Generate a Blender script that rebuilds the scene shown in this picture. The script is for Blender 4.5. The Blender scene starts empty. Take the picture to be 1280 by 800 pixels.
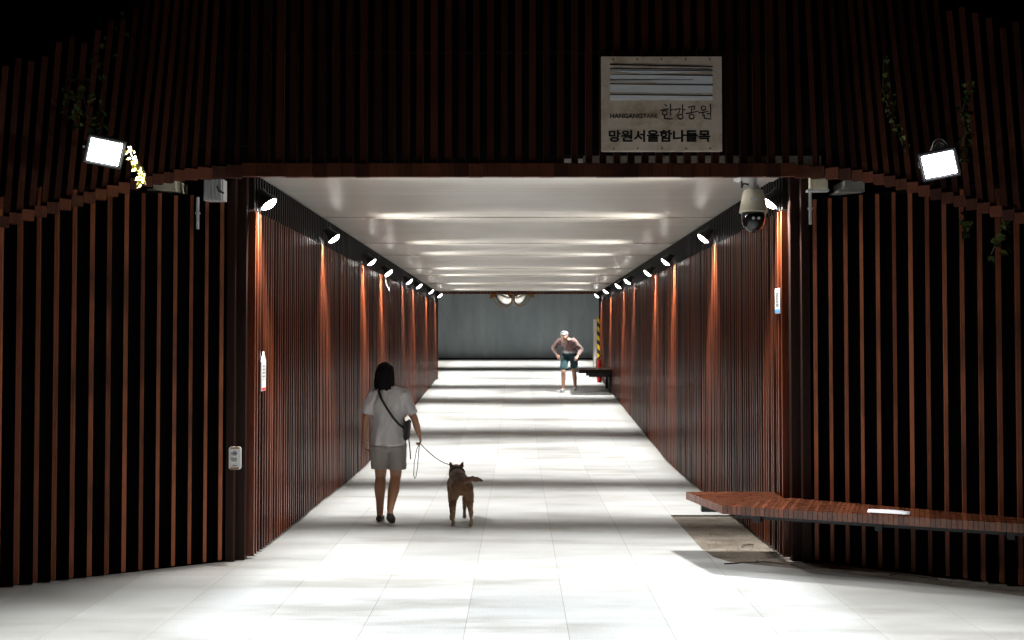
import bpy, bmesh, math, random
from mathutils import Vector, Matrix
random.seed(7)
scene = bpy.context.scene
COL = scene.collection
R = math.radians
FOC, VPX, HOR, EYE = 1244.0, 648.0, 430.0, 1.8     # measured from the photograph: focal length in px, vanishing point, eye height

# ------------------------------------------------------------------ helpers
class MB:
    def __init__(self): self.bm = bmesh.new()
    def box(self, c, s, m=None):
        """box centred at c with full size s; m optional 3x3/4x4 rotation applied about c"""
        vs = []
        for dx in (-.5, .5):
            for dy in (-.5, .5):
                for dz in (-.5, .5):
                    v = Vector((dx*s[0], dy*s[1], dz*s[2]))
                    if m is not None: v = m @ v
                    vs.append(self.bm.verts.new(Vector(c) + v))
        for f in ((0,1,3,2),(4,6,7,5),(0,4,5,1),(2,3,7,6),(0,2,6,4),(1,5,7,3)):
            self.bm.faces.new([vs[i] for i in f])
        return self
    def hexa(self, bot, top):
        """bot/top : four points each, counter-clockwise from above"""
        b = [self.bm.verts.new(p) for p in bot]; t = [self.bm.verts.new(p) for p in top]
        n = len(b)
        self.bm.faces.new(list(reversed(b))); self.bm.faces.new(t)
        for i in range(n):
            j = (i+1) % n
            self.bm.faces.new([b[i], b[j], t[j], t[i]])
        return self
    def tube(self, pts, r, seg=8, cap=True, closed=False):
        pts = [Vector(p) for p in pts]; n = len(pts)
        rs = r if isinstance(r, (list, tuple)) else [r]*n
        rings = []; ref = None
        for i, p in enumerate(pts):
            a = pts[(i-1) % n] if (i > 0 or closed) else p
            b = pts[(i+1) % n] if (i < n-1 or closed) else p
            d = (b-a).normalized()
            if ref is None:
                ref = Vector((0,0,1)) if abs(d.z) < .9 else Vector((1,0,0))
            u = d.cross(ref).normalized(); w = u.cross(d).normalized(); ref = w
            rings.append([self.bm.verts.new(p + rs[i]*(math.cos(2*math.pi*k/seg)*u + math.sin(2*math.pi*k/seg)*w)) for k in range(seg)])
        for i in range(n if closed else n-1):
            A, B = rings[i], rings[(i+1) % n]
            for k in range(seg):
                self.bm.faces.new([A[k], A[(k+1) % seg], B[(k+1) % seg], B[k]])
        if cap and not closed:
            self.bm.faces.new(list(reversed(rings[0]))); self.bm.faces.new(rings[-1])
        return self
    def lathe(self, prof, seg=24, m=None):
        """prof: list of (radius, z)"""
        m = m or Matrix()
        rings = []
        for r, z in prof:
            if r < 1e-6: rings.append([self.bm.verts.new(m @ Vector((0,0,z)))])
            else: rings.append([self.bm.verts.new(m @ Vector((r*math.cos(2*math.pi*k/seg), r*math.sin(2*math.pi*k/seg), z))) for k in range(seg)])
        for A, B in zip(rings, rings[1:]):
            for k in range(seg):
                j = (k+1) % seg
                if len(A) == 1 and len(B) == 1: continue
                if len(A) == 1: self.bm.faces.new([A[0], B[j], B[k]])
                elif len(B) == 1: self.bm.faces.new([A[k], A[j], B[0]])
                else: self.bm.faces.new([A[k], A[j], B[j], B[k]])
        if len(rings[0]) > 1: self.bm.faces.new(list(reversed(rings[0])))
        if len(rings[-1]) > 1: self.bm.faces.new(rings[-1])
        return self
    def prism(self, poly, z0, z1):
        return self.hexa([(x, y, z0) for x, y in poly], [(x, y, z1) for x, y in poly])
    def build(self, name, mat, parent=None, smooth=False, bevel=0):
        bmesh.ops.recalc_face_normals(self.bm, faces=self.bm.faces)
        me = bpy.data.meshes.new(name); self.bm.to_mesh(me); self.bm.free()
        o = bpy.data.objects.new(name, me); COL.objects.link(o)
        if mat: me.materials.append(mat)
        if smooth:
            for p in me.polygons: p.use_smooth = True
        if bevel:
            b = o.modifiers.new('bevel', 'BEVEL'); b.width = bevel; b.segments = 2; b.limit_method = 'ANGLE'; b.angle_limit = R(40)
        if parent is not None: o.parent = parent
        return o

def tag(o, label=None, cat=None, group=None, kind=None):
    if label: o['label'] = label
    if cat: o['category'] = cat
    if group: o['group'] = group
    if kind: o['kind'] = kind
    return o
def thing(name, label, cat, loc=(0,0,0), rz=0, group=None):
    o = bpy.data.objects.new(name, None); COL.objects.link(o)
    o.location = loc; o.rotation_euler = (0, 0, rz); o.empty_display_size = .2
    return tag(o, label, cat, group)
def copy_tree(o, parent=None):
    c = o.copy(); COL.objects.link(c)
    if parent is not None: c.parent = parent
    for ch in list(o.children): copy_tree(ch, c)
    return c
def interp(x, tab):
    if x <= tab[0][0]: return tab[0][1]
    for (a, va), (b, vb) in zip(tab, tab[1:]):
        if x <= b:
            t = (x-a)/(b-a); return va + (vb-va)*t
    return tab[-1][1]
def floor_z(y):
    s = .067
    if y < 13.5: return 0.0
    if y < 15.5: return s*(y-13.5)**2/4
    return s*(y-14.5)

# ------------------------------------------------------------------ materials
def new_mat(name):
    m = bpy.data.materials.new(name); m.use_nodes = True
    nt = m.node_tree
    return m, nt, nt.nodes['Principled BSDF']
def N(nt, t, **kw):
    n = nt.nodes.new(t)
    for k, v in kw.items():
        if k in n.inputs: n.inputs[k].default_value = v
        else: setattr(n, k, v)
    return n
def ramp(nt, src, stops):
    r = nt.nodes.new('ShaderNodeValToRGB'); nt.links.new(src, r.inputs[0])
    e = r.color_ramp.elements
    while len(e) < len(stops): e.new(.5)
    for i, (p, c) in enumerate(stops):
        e[i].position = p; e[i].color = (*c, 1) if len(c) == 3 else c
    return r
def coords(nt, scale=(1,1,1)):
    t = nt.nodes.new('ShaderNodeTexCoord'); mp = nt.nodes.new('ShaderNodeMapping')
    mp.inputs['Scale'].default_value = scale
    nt.links.new(t.outputs['Object'], mp.inputs[0]); return mp.outputs[0]
def mixc(nt, a, b, fac, mode='MIX'):
    m = nt.nodes.new('ShaderNodeMix'); m.data_type = 'RGBA'; m.blend_type = mode
    for i, v in ((0, fac), (6, a), (7, b)):
        if hasattr(v, 'links') or isinstance(v, bpy.types.NodeSocket): nt.links.new(v, m.inputs[i])
        elif i == 0: m.inputs[0].default_value = v
        else: m.inputs[i].default_value = (*v, 1)
    return m.outputs[2]
def bump(nt, b, h, strength=.3, dist=.01):
    n = nt.nodes.new('ShaderNodeBump'); n.inputs['Strength'].default_value = strength; n.inputs['Distance'].default_value = dist
    nt.links.new(h, n.inputs['Height']); nt.links.new(n.outputs[0], b.inputs['Normal'])

def wood(name, dark, light, rough=.4, grain=(30, 30, 1.2), coat=0.0, wear=.25, spec=.5):
    m, nt, b = new_mat(name); L = nt.links.new
    g = N(nt, 'ShaderNodeTexNoise', Scale=2.0, Detail=6.0, Roughness=.6); L(coords(nt, grain), g.inputs[0])
    geo = nt.nodes.new('ShaderNodeNewGeometry')
    blot = N(nt, 'ShaderNodeTexNoise', Scale=1.7, Detail=3.0); L(coords(nt), blot.inputs[0])
    add = N(nt, 'ShaderNodeMath', operation='MULTIPLY_ADD'); L(geo.outputs['Random Per Island'], add.inputs[0]); add.inputs[1].default_value = .7; L(g.outputs[0], add.inputs[2])
    sub = N(nt, 'ShaderNodeMath', operation='SUBTRACT'); L(add.outputs[0], sub.inputs[0]); sub.inputs[1].default_value = .35
    r = ramp(nt, sub.outputs[0], [(.25, dark), (.75, light)])
    w = ramp(nt, blot.outputs[0], [(.45, (1, 1, 1)), (.7, (1-wear, 1-wear*.9, 1-wear*.8))])
    c = mixc(nt, r.outputs[0], w.outputs[0], 1.0, 'MULTIPLY')
    L(c, b.inputs['Base Color'])
    rr = ramp(nt, g.outputs[0], [(.3, (rough*.8,)*3), (.7, (min(1, rough*1.3),)*3)]); L(rr.outputs[0], b.inputs['Roughness'])
    b.inputs['Specular IOR Level'].default_value = spec
    b.inputs['Coat Weight'].default_value = coat; b.inputs['Coat Roughness'].default_value = .12
    bump(nt, b, g.outputs[0], .25, .002)
    return m
def plain(name, col, rough=.6, metal=0, var=.15, scale=6.0, bmp=.1):
    m, nt, b = new_mat(name); L = nt.links.new
    n = N(nt, 'ShaderNodeTexNoise', Scale=scale, Detail=5.0); L(coords(nt), n.inputs[0])
    r = ramp(nt, n.outputs[0], [(.3, tuple(c*(1-var) for c in col)), (.7, tuple(min(1, c*(1+var)) for c in col))])
    L(r.outputs[0], b.inputs['Base Color']); b.inputs['Roughness'].default_value = rough; b.inputs['Metallic'].default_value = metal
    if bmp: bump(nt, b, n.outputs[0], bmp, .003)
    return m
def emit(name, col, s):
    m, nt, b = new_mat(name)
    b.inputs['Base Color'].default_value = (.8,.8,.8,1); b.inputs['Emission Color'].default_value = (*col, 1); b.inputs['Emission Strength'].default_value = s
    return m

M = {}
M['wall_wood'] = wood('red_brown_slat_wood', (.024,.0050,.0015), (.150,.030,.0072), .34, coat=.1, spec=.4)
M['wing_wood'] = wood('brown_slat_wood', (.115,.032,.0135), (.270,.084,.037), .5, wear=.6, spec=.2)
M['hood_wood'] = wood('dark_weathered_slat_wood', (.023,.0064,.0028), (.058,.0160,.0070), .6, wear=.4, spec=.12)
M['bench_wood'] = wood('lacquered_bench_wood', (.075,.020,.0078), (.17,.050,.020), .3, grain=(9,9,9), coat=.7)
M['rail_wood'] = wood('brown_rail_wood', (.036,.0105,.0048), (.10,.029,.0135), .6, wear=.4, spec=.15)
M['dark_back'] = plain('gap_shade_black', (.004,.0034,.0032), .9)  # near-black: the shade in the slat gaps is put into this colour
M['dark_back'].node_tree.nodes['Principled BSDF'].inputs['Specular IOR Level'].default_value = .03
M['dark_fin'] = plain('black_fin', (.008,.007,.0065), .55)
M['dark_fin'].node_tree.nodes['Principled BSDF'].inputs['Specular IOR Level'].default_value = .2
M['post'] = wood('dark_corner_post_wood', (.010,.0032,.0018), (.022,.0070,.0036), .5, spec=.25)
M['concrete'] = plain('grey_concrete', (.24,.23,.21), .85, var=.25)
M['steel'] = plain('galvanised_steel', (.42,.43,.44), .45, .7)
M['black_metal'] = plain('black_metal', (.02,.02,.022), .4, .3)
M['grey_plastic'] = plain('pale_grey_plastic', (.55,.55,.54), .45, var=.05, bmp=0)
M['cream_plastic'] = plain('cream_plastic', (.72,.66,.50), .4, var=.06, bmp=0)
M['white_paint'] = plain('white_board', (.78,.78,.76), .5, var=.05, bmp=0)
M['paper'] = plain('white_paper', (.66,.67,.69), .6, var=.03, bmp=0)
M['ink'] = plain('black_ink', (.012,.011,.011), .5, var=0, bmp=0)
M['grey_ink'] = plain('grey_print', (.25,.25,.26), .5, var=0, bmp=0)
M['red'] = plain('red_enamel', (.55,.02,.02), .3, var=.1, bmp=0)
M['blue'] = plain('blue_print', (.05,.22,.50), .5, var=.1, bmp=0)
M['skin'] = plain('tanned_skin', (.36,.17,.095), .5, var=.08, bmp=0)
M['pale_skin'] = plain('light_skin', (.34,.19,.13), .5, var=.08, bmp=0)
M['hair'] = plain('black_hair', (.006,.005,.005), .7, var=.3, scale=40)
M['hair'].node_tree.nodes['Principled BSDF'].inputs['Specular IOR Level'].default_value = .1
M['lamp_glass'] = emit('lit_lamp_lens', (1.0, .97, .92), 30)
M['flood_glass'] = emit('lit_floodlight_glass', (.93, .97, 1.0), 60)

def mat_floor():
    m, nt, b = new_mat('pale_granite_paving'); L = nt.links.new
    tc = nt.nodes.new('ShaderNodeTexCoord'); sep = nt.nodes.new('ShaderNodeSeparateXYZ'); L(tc.outputs['Object'], sep.inputs[0])
    cmb = nt.nodes.new('ShaderNodeCombineXYZ')
    ax = N(nt, 'ShaderNodeMath', operation='ADD'); L(sep.outputs[1], ax.inputs[0]); ax.inputs[1].default_value = 2.02
    ay = N(nt, 'ShaderNodeMath', operation='ADD'); L(sep.outputs[0], ay.inputs[0]); ay.inputs[1].default_value = 645*.001*40 - 1.6
    L(ax.outputs[0], cmb.inputs[0]); L(ay.outputs[0], cmb.inputs[1])
    br = N(nt, 'ShaderNodeTexBrick', offset=0.0, squash=1.0)
    for k, v in (('Scale', 1.0), ('Mortar Size', .0022), ('Mortar Smooth', .2), ('Bias', 0.0), ('Brick Width', 1.22), ('Row Height', .645)): br.inputs[k].default_value = v
    br.inputs['Color1'].default_value = (.49,.50,.495,1); br.inputs['Color2'].default_value = (.59,.60,.595,1); br.inputs['Mortar'].default_value = (.27,.26,.24,1)
    L(cmb.outputs[0], br.inputs[0])
    fine = N(nt, 'ShaderNodeTexNoise', Scale=90.0, Detail=4.0, Roughness=.7); L(coords(nt), fine.inputs[0])
    fr = ramp(nt, fine.outputs[0], [(.3, (.76,.76,.76)), (.7, (1.08,1.08,1.08))])
    st = N(nt, 'ShaderNodeTexNoise', Scale=1.0, Detail=6.0, Roughness=.62); L(coords(nt, (.55, 2.6, 1)), st.inputs[0])
    sr = ramp(nt, st.outputs[0], [(.34, (.60,.58,.54)), (.46, (.86,.85,.83)), (.6, (1,1,1))])
    c = mixc(nt, br.outputs[0], fr.outputs[0], 1.0, 'MULTIPLY'); c = mixc(nt, c, sr.outputs[0], .85, 'MULTIPLY')
    # grime where the paving meets the walls (|x| close to 2.2)
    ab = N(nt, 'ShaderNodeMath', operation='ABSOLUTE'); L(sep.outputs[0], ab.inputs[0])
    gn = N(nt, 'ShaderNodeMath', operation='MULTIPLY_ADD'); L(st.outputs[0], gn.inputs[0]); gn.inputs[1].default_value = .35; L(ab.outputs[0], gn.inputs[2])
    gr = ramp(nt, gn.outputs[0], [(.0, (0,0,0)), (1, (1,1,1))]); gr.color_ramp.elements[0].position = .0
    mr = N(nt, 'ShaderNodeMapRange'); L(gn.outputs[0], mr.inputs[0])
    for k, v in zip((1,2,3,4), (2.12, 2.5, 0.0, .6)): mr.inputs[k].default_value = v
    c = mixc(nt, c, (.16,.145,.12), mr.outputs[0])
    L(c, b.inputs['Base Color'])
    rg = ramp(nt, st.outputs[0], [(.3, (.42,)*3), (.7, (.62,)*3)]); L(rg.outputs[0], b.inputs['Roughness'])
    hm = N(nt, 'ShaderNodeMath', operation='MULTIPLY_ADD'); L(fine.outputs[0], hm.inputs[0]); hm.inputs[1].default_value = .25
    inv = N(nt, 'ShaderNodeMath', operation='SUBTRACT'); inv.inputs[0].default_value = 1.0; L(br.outputs[1], inv.inputs[1]); L(inv.outputs[0], hm.inputs[2])
    bump(nt, b, hm.outputs[0], .35, .004)
    return m
M['floor'] = mat_floor()

def mat_strip():
    m, nt, b = new_mat('stained_concrete'); L = nt.links.new
    a = N(nt, 'ShaderNodeTexNoise', Scale=2.2, Detail=8.0, Roughness=.7); L(coords(nt, (1,1.8,1)), a.inputs[0])
    r = ramp(nt, a.outputs[0], [(.32, (.075,.060,.045)), (.5, (.185,.155,.122)), (.68, (.28,.25,.21))])
    d = N(nt, 'ShaderNodeTexNoise', Scale=55.0, Detail=3.0); L(coords(nt), d.inputs[0])
    dr = ramp(nt, d.outputs[0], [(.36, (.55,.5,.45)), (.48, (1,1,1))])
    L(mixc(nt, r.outputs[0], dr.outputs[0], .8, 'MULTIPLY'), b.inputs['Base Color']); b.inputs['Roughness'].default_value = .85
    bump(nt, b, d.outputs[0], .5, .004)
    return m
M['strip'] = mat_strip()

def mat_ceiling():
    m, nt, b = new_mat('painted_ceiling_panels'); L = nt.links.new
    a = N(nt, 'ShaderNodeTexNoise', Scale=1.0, Detail=6.0, Roughness=.6); L(coords(nt, (.35, 14, 1)), a.inputs[0])
    r = ramp(nt, a.outputs[0], [(.3, (.46,.43,.385)), (.7, (.56,.53,.485))])
    s = N(nt, 'ShaderNodeTexNoise', Scale=.8, Detail=4.0); L(coords(nt), s.inputs[0])
    sr = ramp(nt, s.outputs[0], [(.35, (.82,.79,.74)), (.6, (1,1,1))])
    L(mixc(nt, r.outputs[0], sr.outputs[0], .8, 'MULTIPLY'), b.inputs['Base Color'])
    b.inputs['Roughness'].default_value = .36; b.inputs['Specular IOR Level'].default_value = .3
    bump(nt, b, a.outputs[0], .12, .004)
    return m
M['ceiling'] = mat_ceiling()

def mat_endwall():
    m, nt, b = new_mat('blue_grey_concrete'); L = nt.links.new
    a = N(nt, 'ShaderNodeTexNoise', Scale=1.0, Detail=7.0, Roughness=.65); L(coords(nt, (2.2, 1, .5)), a.inputs[0])
    r = ramp(nt, a.outputs[0], [(.3, (.25,.295,.31)), (.7, (.38,.435,.455))])
    L(r.outputs[0], b.inputs['Base Color']); b.inputs['Roughness'].default_value = .8
    bump(nt, b, a.outputs[0], .3, .01)
    return m
M['endwall'] = mat_endwall()

def mat_sign():
    m, nt, b = new_mat('weathered_sign_board'); L = nt.links.new
    a = N(nt, 'ShaderNodeTexNoise', Scale=5.0, Detail=7.0, Roughness=.65); L(coords(nt), a.inputs[0])
    r = ramp(nt, a.outputs[0], [(.32, (.40,.29,.18)), (.5, (.64,.53,.42)), (.7, (.74,.64,.55))])
    L(r.outputs[0], b.inputs['Base Color']); b.inputs['Roughness'].default_value = .6
    return m
M['sign'] = mat_sign(); M['sign_white'] = plain('bright_white_enamel', (.88,.89,.91), .35, var=.02, bmp=0)
def mat_hazard():
    m, nt, b = new_mat('yellow_black_hazard_stripes'); L = nt.links.new
    w = N(nt, 'ShaderNodeTexWave', wave_type='BANDS', bands_direction='DIAGONAL'); w.inputs['Scale'].default_value = 2.6
    L(coords(nt), w.inputs[0])
    r = ramp(nt, w.outputs[0], [(.49, (.015,.014,.012)), (.51, (.80,.52,.02))]); L(r.outputs[0], b.inputs['Base Color'])
    b.inputs['Roughness'].default_value = .5
    return m
M['hazard'] = mat_hazard()
def mat_cloth(name, col, sc=9, s=.6):
    m, nt, b = new_mat(name); L = nt.links.new
    a = N(nt, 'ShaderNodeTexNoise', Scale=sc, Detail=3.0); L(coords(nt, (1.4,1,.5)), a.inputs[0])
    f = N(nt, 'ShaderNodeTexNoise', Scale=220.0); L(coords(nt), f.inputs[0])
    r = ramp(nt, f.outputs[0], [(.3, tuple(c*.88 for c in col)), (.7, col)]); L(r.outputs[0], b.inputs['Base Color'])
    b.inputs['Roughness'].default_value = .9; b.inputs['Sheen Weight'].default_value = .15
    bump(nt, b, a.outputs[0], s, .03)
    return m
M['shirt'] = mat_cloth('pale_grey_cotton', (.60,.57,.57))
M['shorts'] = mat_cloth('grey_beige_cotton', (.30,.27,.245))
M['pink'] = mat_cloth('dusty_pink_knit', (.22,.145,.14))
M['teal'] = mat_cloth('dark_teal_cloth', (.018,.06,.075))
M['white_cloth'] = mat_cloth('white_cloth', (.45,.46,.48))
M['cap_cloth'] = mat_cloth('pale_grey_cap_cloth', (.24,.25,.27))
M['bag'] = mat_cloth('black_bag_cloth', (.018,.017,.017), 20, .3)
M['shoe'] = plain('black_sandal', (.02,.018,.016), .6)
M['strap'] = plain('black_webbing', (.02,.019,.018), .7)
def mat_leaf(name, a, bcol):
    m, nt, b = new_mat(name); L = nt.links.new
    g = nt.nodes.new('ShaderNodeNewGeometry')
    r = ramp(nt, g.outputs['Random Per Island'], [(0, a), (1, bcol)]); L(r.outputs[0], b.inputs['Base Color'])
    b.inputs['Roughness'].default_value = .75; b.inputs['Specular IOR Level'].default_value = .15
    return m
M['leaf'] = mat_leaf('green_ivy_leaf', (.022,.034,.009), (.065,.075,.018))
M['lit_leaf'] = mat_leaf('floodlit_yellow_green_leaf', (.20,.19,.035), (.38,.33,.10))  # sprig by the floodlight: the lamp's brightness is put into this colour
M['stem'] = plain('brown_vine_stem', (.06,.045,.03), .8)
M['dry'] = plain('dry_leaf_litter', (.10,.06,.03), .8, var=.4)
M['soil'] = plain('dark_soil', (.05,.042,.033), .95, var=.3, scale=3)
def mat_dog():
    m, nt, b = new_mat('tan_and_white_fur'); L = nt.links.new
    tc = nt.nodes.new('ShaderNodeTexCoord'); sep = nt.nodes.new('ShaderNodeSeparateXYZ'); L(tc.outputs['Object'], sep.inputs[0])
    n = N(nt, 'ShaderNodeTexNoise', Scale=45.0, Detail=5.0); L(coords(nt, (1,1,.35)), n.inputs[0])
    h = N(nt, 'ShaderNodeMath', operation='MULTIPLY_ADD'); L(n.outputs[0], h.inputs[0]); h.inputs[1].default_value = .06; L(sep.outputs[2], h.inputs[2])
    r = ramp(nt, h.outputs[0], [(.10, (.24,.16,.10)), (.20, (.17,.09,.04)), (.34, (.13,.060,.021)), (.52, (.085,.036,.013))])
    L(r.outputs[0], b.inputs['Base Color']); b.inputs['Roughness'].default_value = .8; b.inputs['Sheen Weight'].default_value = .2
    bump(nt, b, n.outputs[0], .5, .01)
    return m
M['dog'] = mat_dog()
def mat_mirror():
    m, nt, b = new_mat('convex_mirror_glass'); b.inputs['Metallic'].default_value = 1; b.inputs['Roughness'].default_value = .06
    b.inputs['Base Color'].default_value = (.85,.82,.76,1); return m
M['mirror'] = mat_mirror()
M['mirror_back'] = plain('orange_brown_plastic', (.30,.13,.03), .5)

# ------------------------------------------------------------------ setting: ground, paving, earth
ng = MB(); ng.box((0, 20, -.32), (300, 300, .1)); tag(ng.build('ground', M['soil']), kind='structure')

# paving sheet: plaza (with the curved edge at the right), tunnel ramp, landing behind it
HALF = 2.275
strip_edge = [(1.59, 10.45), (1.60, 9.6), (1.60, 8.75), (1.64, 8.40), (1.74, 8.21), (1.93, 8.10), (2.4, 7.88), (3.0, 7.50), (3.63, 7.06), (4.4, 6.50), (5.4, 5.75), (7.0, 4.6)]
def paving():
    bm = bmesh.new()
    # plaza polygon
    left = [(-7.0, 4.9)] + [(-HALF-1.515*t, 8.32-1.03*t) for t in (2.2, 1.5, .8, 0)]
    pts = [(-14, -14), (14, -14), (14, -1.0)] + list(reversed(strip_edge)) + [(HALF+.02, 10.45), (HALF+.02, 10.6), (-HALF-.02, 10.6), (-HALF-.02, 8.3)] + [(-HALF-1.515*.8-.05, 8.32-1.03*.8+.05), (-HALF-1.515*3-.05, 8.32-1.03*3+.05), (-14, 2.0)]
    f = bm.faces.new([bm.verts.new((x, y, .012)) for x, y in pts])
    ex = bmesh.ops.extrude_face_region(bm, geom=[f])
    for v in [g for g in ex['geom'] if isinstance(g, bmesh.types.BMVert)]: v.co.z = -.1
    ys = [10.6] + [11+.5*i for i in range(0, 33)] + [27.3]
    prev = None
    for y in ys:
        row = [bm.verts.new((x, y, floor_z(y)+.012)) for x in (-HALF-.02, HALF+.02)]
        if prev: bm.faces.new([prev[0], prev[1], row[1], row[0]])
        prev = row
    prev = None
    for y in (27.3, 30, 33.6):
        row = [bm.verts.new((x, y, floor_z(y)+.012)) for x in (-12, 12)]
        if prev: bm.faces.new([prev[0], prev[1], row[1], row[0]])
        prev = row
    bmesh.ops.triangulate(bm, faces=[f for f in bm.faces if len(f.verts) > 4])
    bmesh.ops.recalc_face_normals(bm, faces=bm.faces)
    me = bpy.data.meshes.new('paved_path'); bm.to_mesh(me); bm.free(); me.materials.append(M['floor'])
    o = bpy.data.objects.new('paved_path', me); COL.objects.link(o); tag(o, kind='structure')
paving()
sb = MB()
sb.prism([(1.5, 10.4), (1.5, 8.0), (2.0, 7.9), (7.2, 3.9), (9, 5), (3.2, 10.4)], -.2, .004)
tag(sb.build('concrete_kerb_strip', M['strip']), kind='structure')

# earth the tunnel is cut through
eb = MB()
for s in (-1, 1):
    eb.hexa([(s*2.5, 9.1, -.25), (s*20, 9.1, -.25), (s*20, 27.1, -.25), (s*2.5, 27.1, -.25)], [(s*2.5, 9.1, 4.2), (s*20, 9.1, 3.4), (s*20, 27.1, 3.4), (s*2.5, 27.1, 4.2)])
eb.box((0, 18.1, 3.95), (4.98, 17.9, .5))
tag(eb.build('embankment', M['soil']), kind='structure')

# ceiling of the tunnel with its cross battens
cb = MB()
cb.box((0, 17.8, 3.315), (2*HALF+.3, 18.7, .13))
for y in (11.35, 14.25, 16.15, 19.1, 21.0, 23.9):
    cb.box((0, y, 3.244), (2*HALF, .03, .016))
edge_ = MB(); edge_.box((1.55, 8.395, 3.32), (2.0, .10, .13)); tag(edge_.build('slab_edge', M['strip']), 'short strip of slab edge, cut to the lit gaps between hood slats beneath the sign', 'slab edge')  # length follows the lit gaps; a black lintel box covers the rest
tag(cb.build('ceiling', M['ceiling']), kind='structure')
lb = MB(); lb.box((0, 8.40, 4.19), (6.6, .12, 1.6)); lb.box((-1.5, 8.395, 3.322), (3.66, .11, .133)); lb.box((0, 8.9, 3.60), (6.6, .8, .4))
tag(lb.build('concrete_lintel', M['dark_back']), 'dark concrete lintel hidden behind the slats above the tunnel mouth', 'lintel', kind='structure')

# end wall beyond the tunnel
ew = thing('retaining_wall', 'blue-grey concrete wall closing the view beyond the far end of tunnel', 'wall', (0, 33.5, floor_z(33.5)))
wb = MB(); wb.box((0, .25, 3.5), (26, .5, 7.4)); wb.build('concrete_face', M['endwall'], ew)
wb = MB(); wb.box((0, -.03, .03), (26, .06, .06)); wb.build('base_plinth', M['black_metal'], ew)

# ------------------------------------------------------------------ slatted walls
TOP = 2.92
def tunnel_wall(s, label):
    t = thing('tunnel_wall', label, 'wall', (s*HALF, 8.3, 0), 0, 'slatted walls lining the tunnel')
    off = Vector((s*HALF, 8.3, 0))
    m = MB()                                      # backing boards behind the fins
    ys = [8.34+i*.6 for i in range(32)]
    for a, b in zip(ys, ys[1:]):
        za, zb = floor_z(a)-.05, floor_z(b)-.05
        x0, x1 = s*(HALF+.045), s*(HALF+.16)
        m.hexa([Vector(p)-off for p in ((x0,a,za),(x1,a,za),(x1,b,zb),(x0,b,zb))], [Vector(p)-off for p in ((x0,a,3.24),(x1,a,3.24),(x1,b,3.24),(x0,b,3.24))])
    m.build('backing_board', M['wall_back'], t)
    m = MB(); y = 8.36; k = 0                     # the fins
    while y < 26.95:
        j = random.uniform(-.004, .004)
        z0 = floor_z(y)+.03; tt = TOP+random.uniform(-.004, .004)
        m.box((-s*(.012+j), y-8.3, (z0+tt)/2), (.110, .026+random.uniform(-.002,.002), tt-z0)); y += .0885; k += 1
    m.build('slats', M['wall_wood'], t, bevel=.003)
    m = MB(); y = 8.36                            # black fins over them, up to the ceiling
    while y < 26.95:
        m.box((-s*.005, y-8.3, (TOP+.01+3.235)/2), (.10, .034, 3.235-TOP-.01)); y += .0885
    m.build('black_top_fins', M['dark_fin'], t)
    m = MB()                                      # base rail that follows the ramp
    ys = [8.34+i*.6 for i in range(32)]
    for a, b in zip(ys, ys[1:]):
        za, zb = floor_z(a)+.006, floor_z(b)+.006
        x0, x1 = s*(HALF+.01), s*(HALF+.043)
        m.hexa([Vector(p)-off for p in ((x0,a,za),(x1,a,za),(x1,b,zb),(x0,b,zb))], [Vector(p)-off for p in ((x0,a,za+.05),(x1,a,za+.05),(x1,b,zb+.05),(x0,b,zb+.05))])
    m.build('base_rail', M['post'], t)
    m = MB(); m.box((s*.02, 18.72, 1.95), (.22, .1, 2.6)); m.build('end_post', M['post'], t)
    return t
M['wall_back'] = wood('deep_brown_backing_board', (.012,.0034,.0016), (.022,.0060,.0026), .6, spec=.1)
tunnel_wall(-1, 'long red-brown slatted tunnel wall beside the woman walking the dog')
tunnel_wall(1, 'long red-brown slatted tunnel wall that carries the far bench')

WDIR = Vector((1.515, -1.03, 0)).normalized()     # direction of the wing walls, away from the tunnel mouth
def wing_wall(s, label):
    c = Vector((s*HALF, 8.3, 0))
    t = thing('wing_wall', label, 'wall', c, 0, 'slatted wing walls beside the tunnel mouth')
    d = Vector((s*WDIR.x, WDIR.y, 0)); n = Vector((-s*abs(WDIR.y), -abs(WDIR.x), 0)).normalized()   # towards the viewer
    m = MB()
    L = 4.4
    rot = Matrix.Rotation(math.atan2(d.y, d.x), 3, 'Z')
    m.box(d*(L/2+.1) - n*.12 + Vector((0,0,1.5)), (L, .04, 3.05), rot); m.build('backing_board', M['dark_back'], t)
    m = MB(); k = 0; x = .19
    while x < L:
        tt = 3.0 + random.uniform(-.01,.01) - (.0 if x < 1 else .05*(x-1))
        tw = Matrix.Rotation(-s*R(20)+random.uniform(-.02,.02), 3, 'Z')
        m.box(d*x - n*.045 + Vector((0,0,(.03+tt)/2)), (.028+random.uniform(-.003,.003), .075, tt-.03), tw)
        x += .1255 + random.uniform(-.002,.002)
    m.build('slats', M['wing_wood'], t)
    m = MB()
    for z in (.35, 1.5, 2.7): m.box(d*(L/2+.1) - n*.093 + Vector((0,0,z)), (L, .008, .05), rot)
    m.build('cross_rail', M['dark_back'], t)
    m = MB(); m.box((s*.045, .015, 1.6), (.11, .075, 3.2)); m.box((s*.10, -.055, 1.6), (.07, .06, 3.2))
    m.build('corner_post', M['post'], t, bevel=.004)
    return t
wing_wall(-1, 'dark slatted wing wall with a white sticker on its corner post')
wing_wall(1, 'dark slatted wing wall standing behind the long wooden bench')

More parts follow.
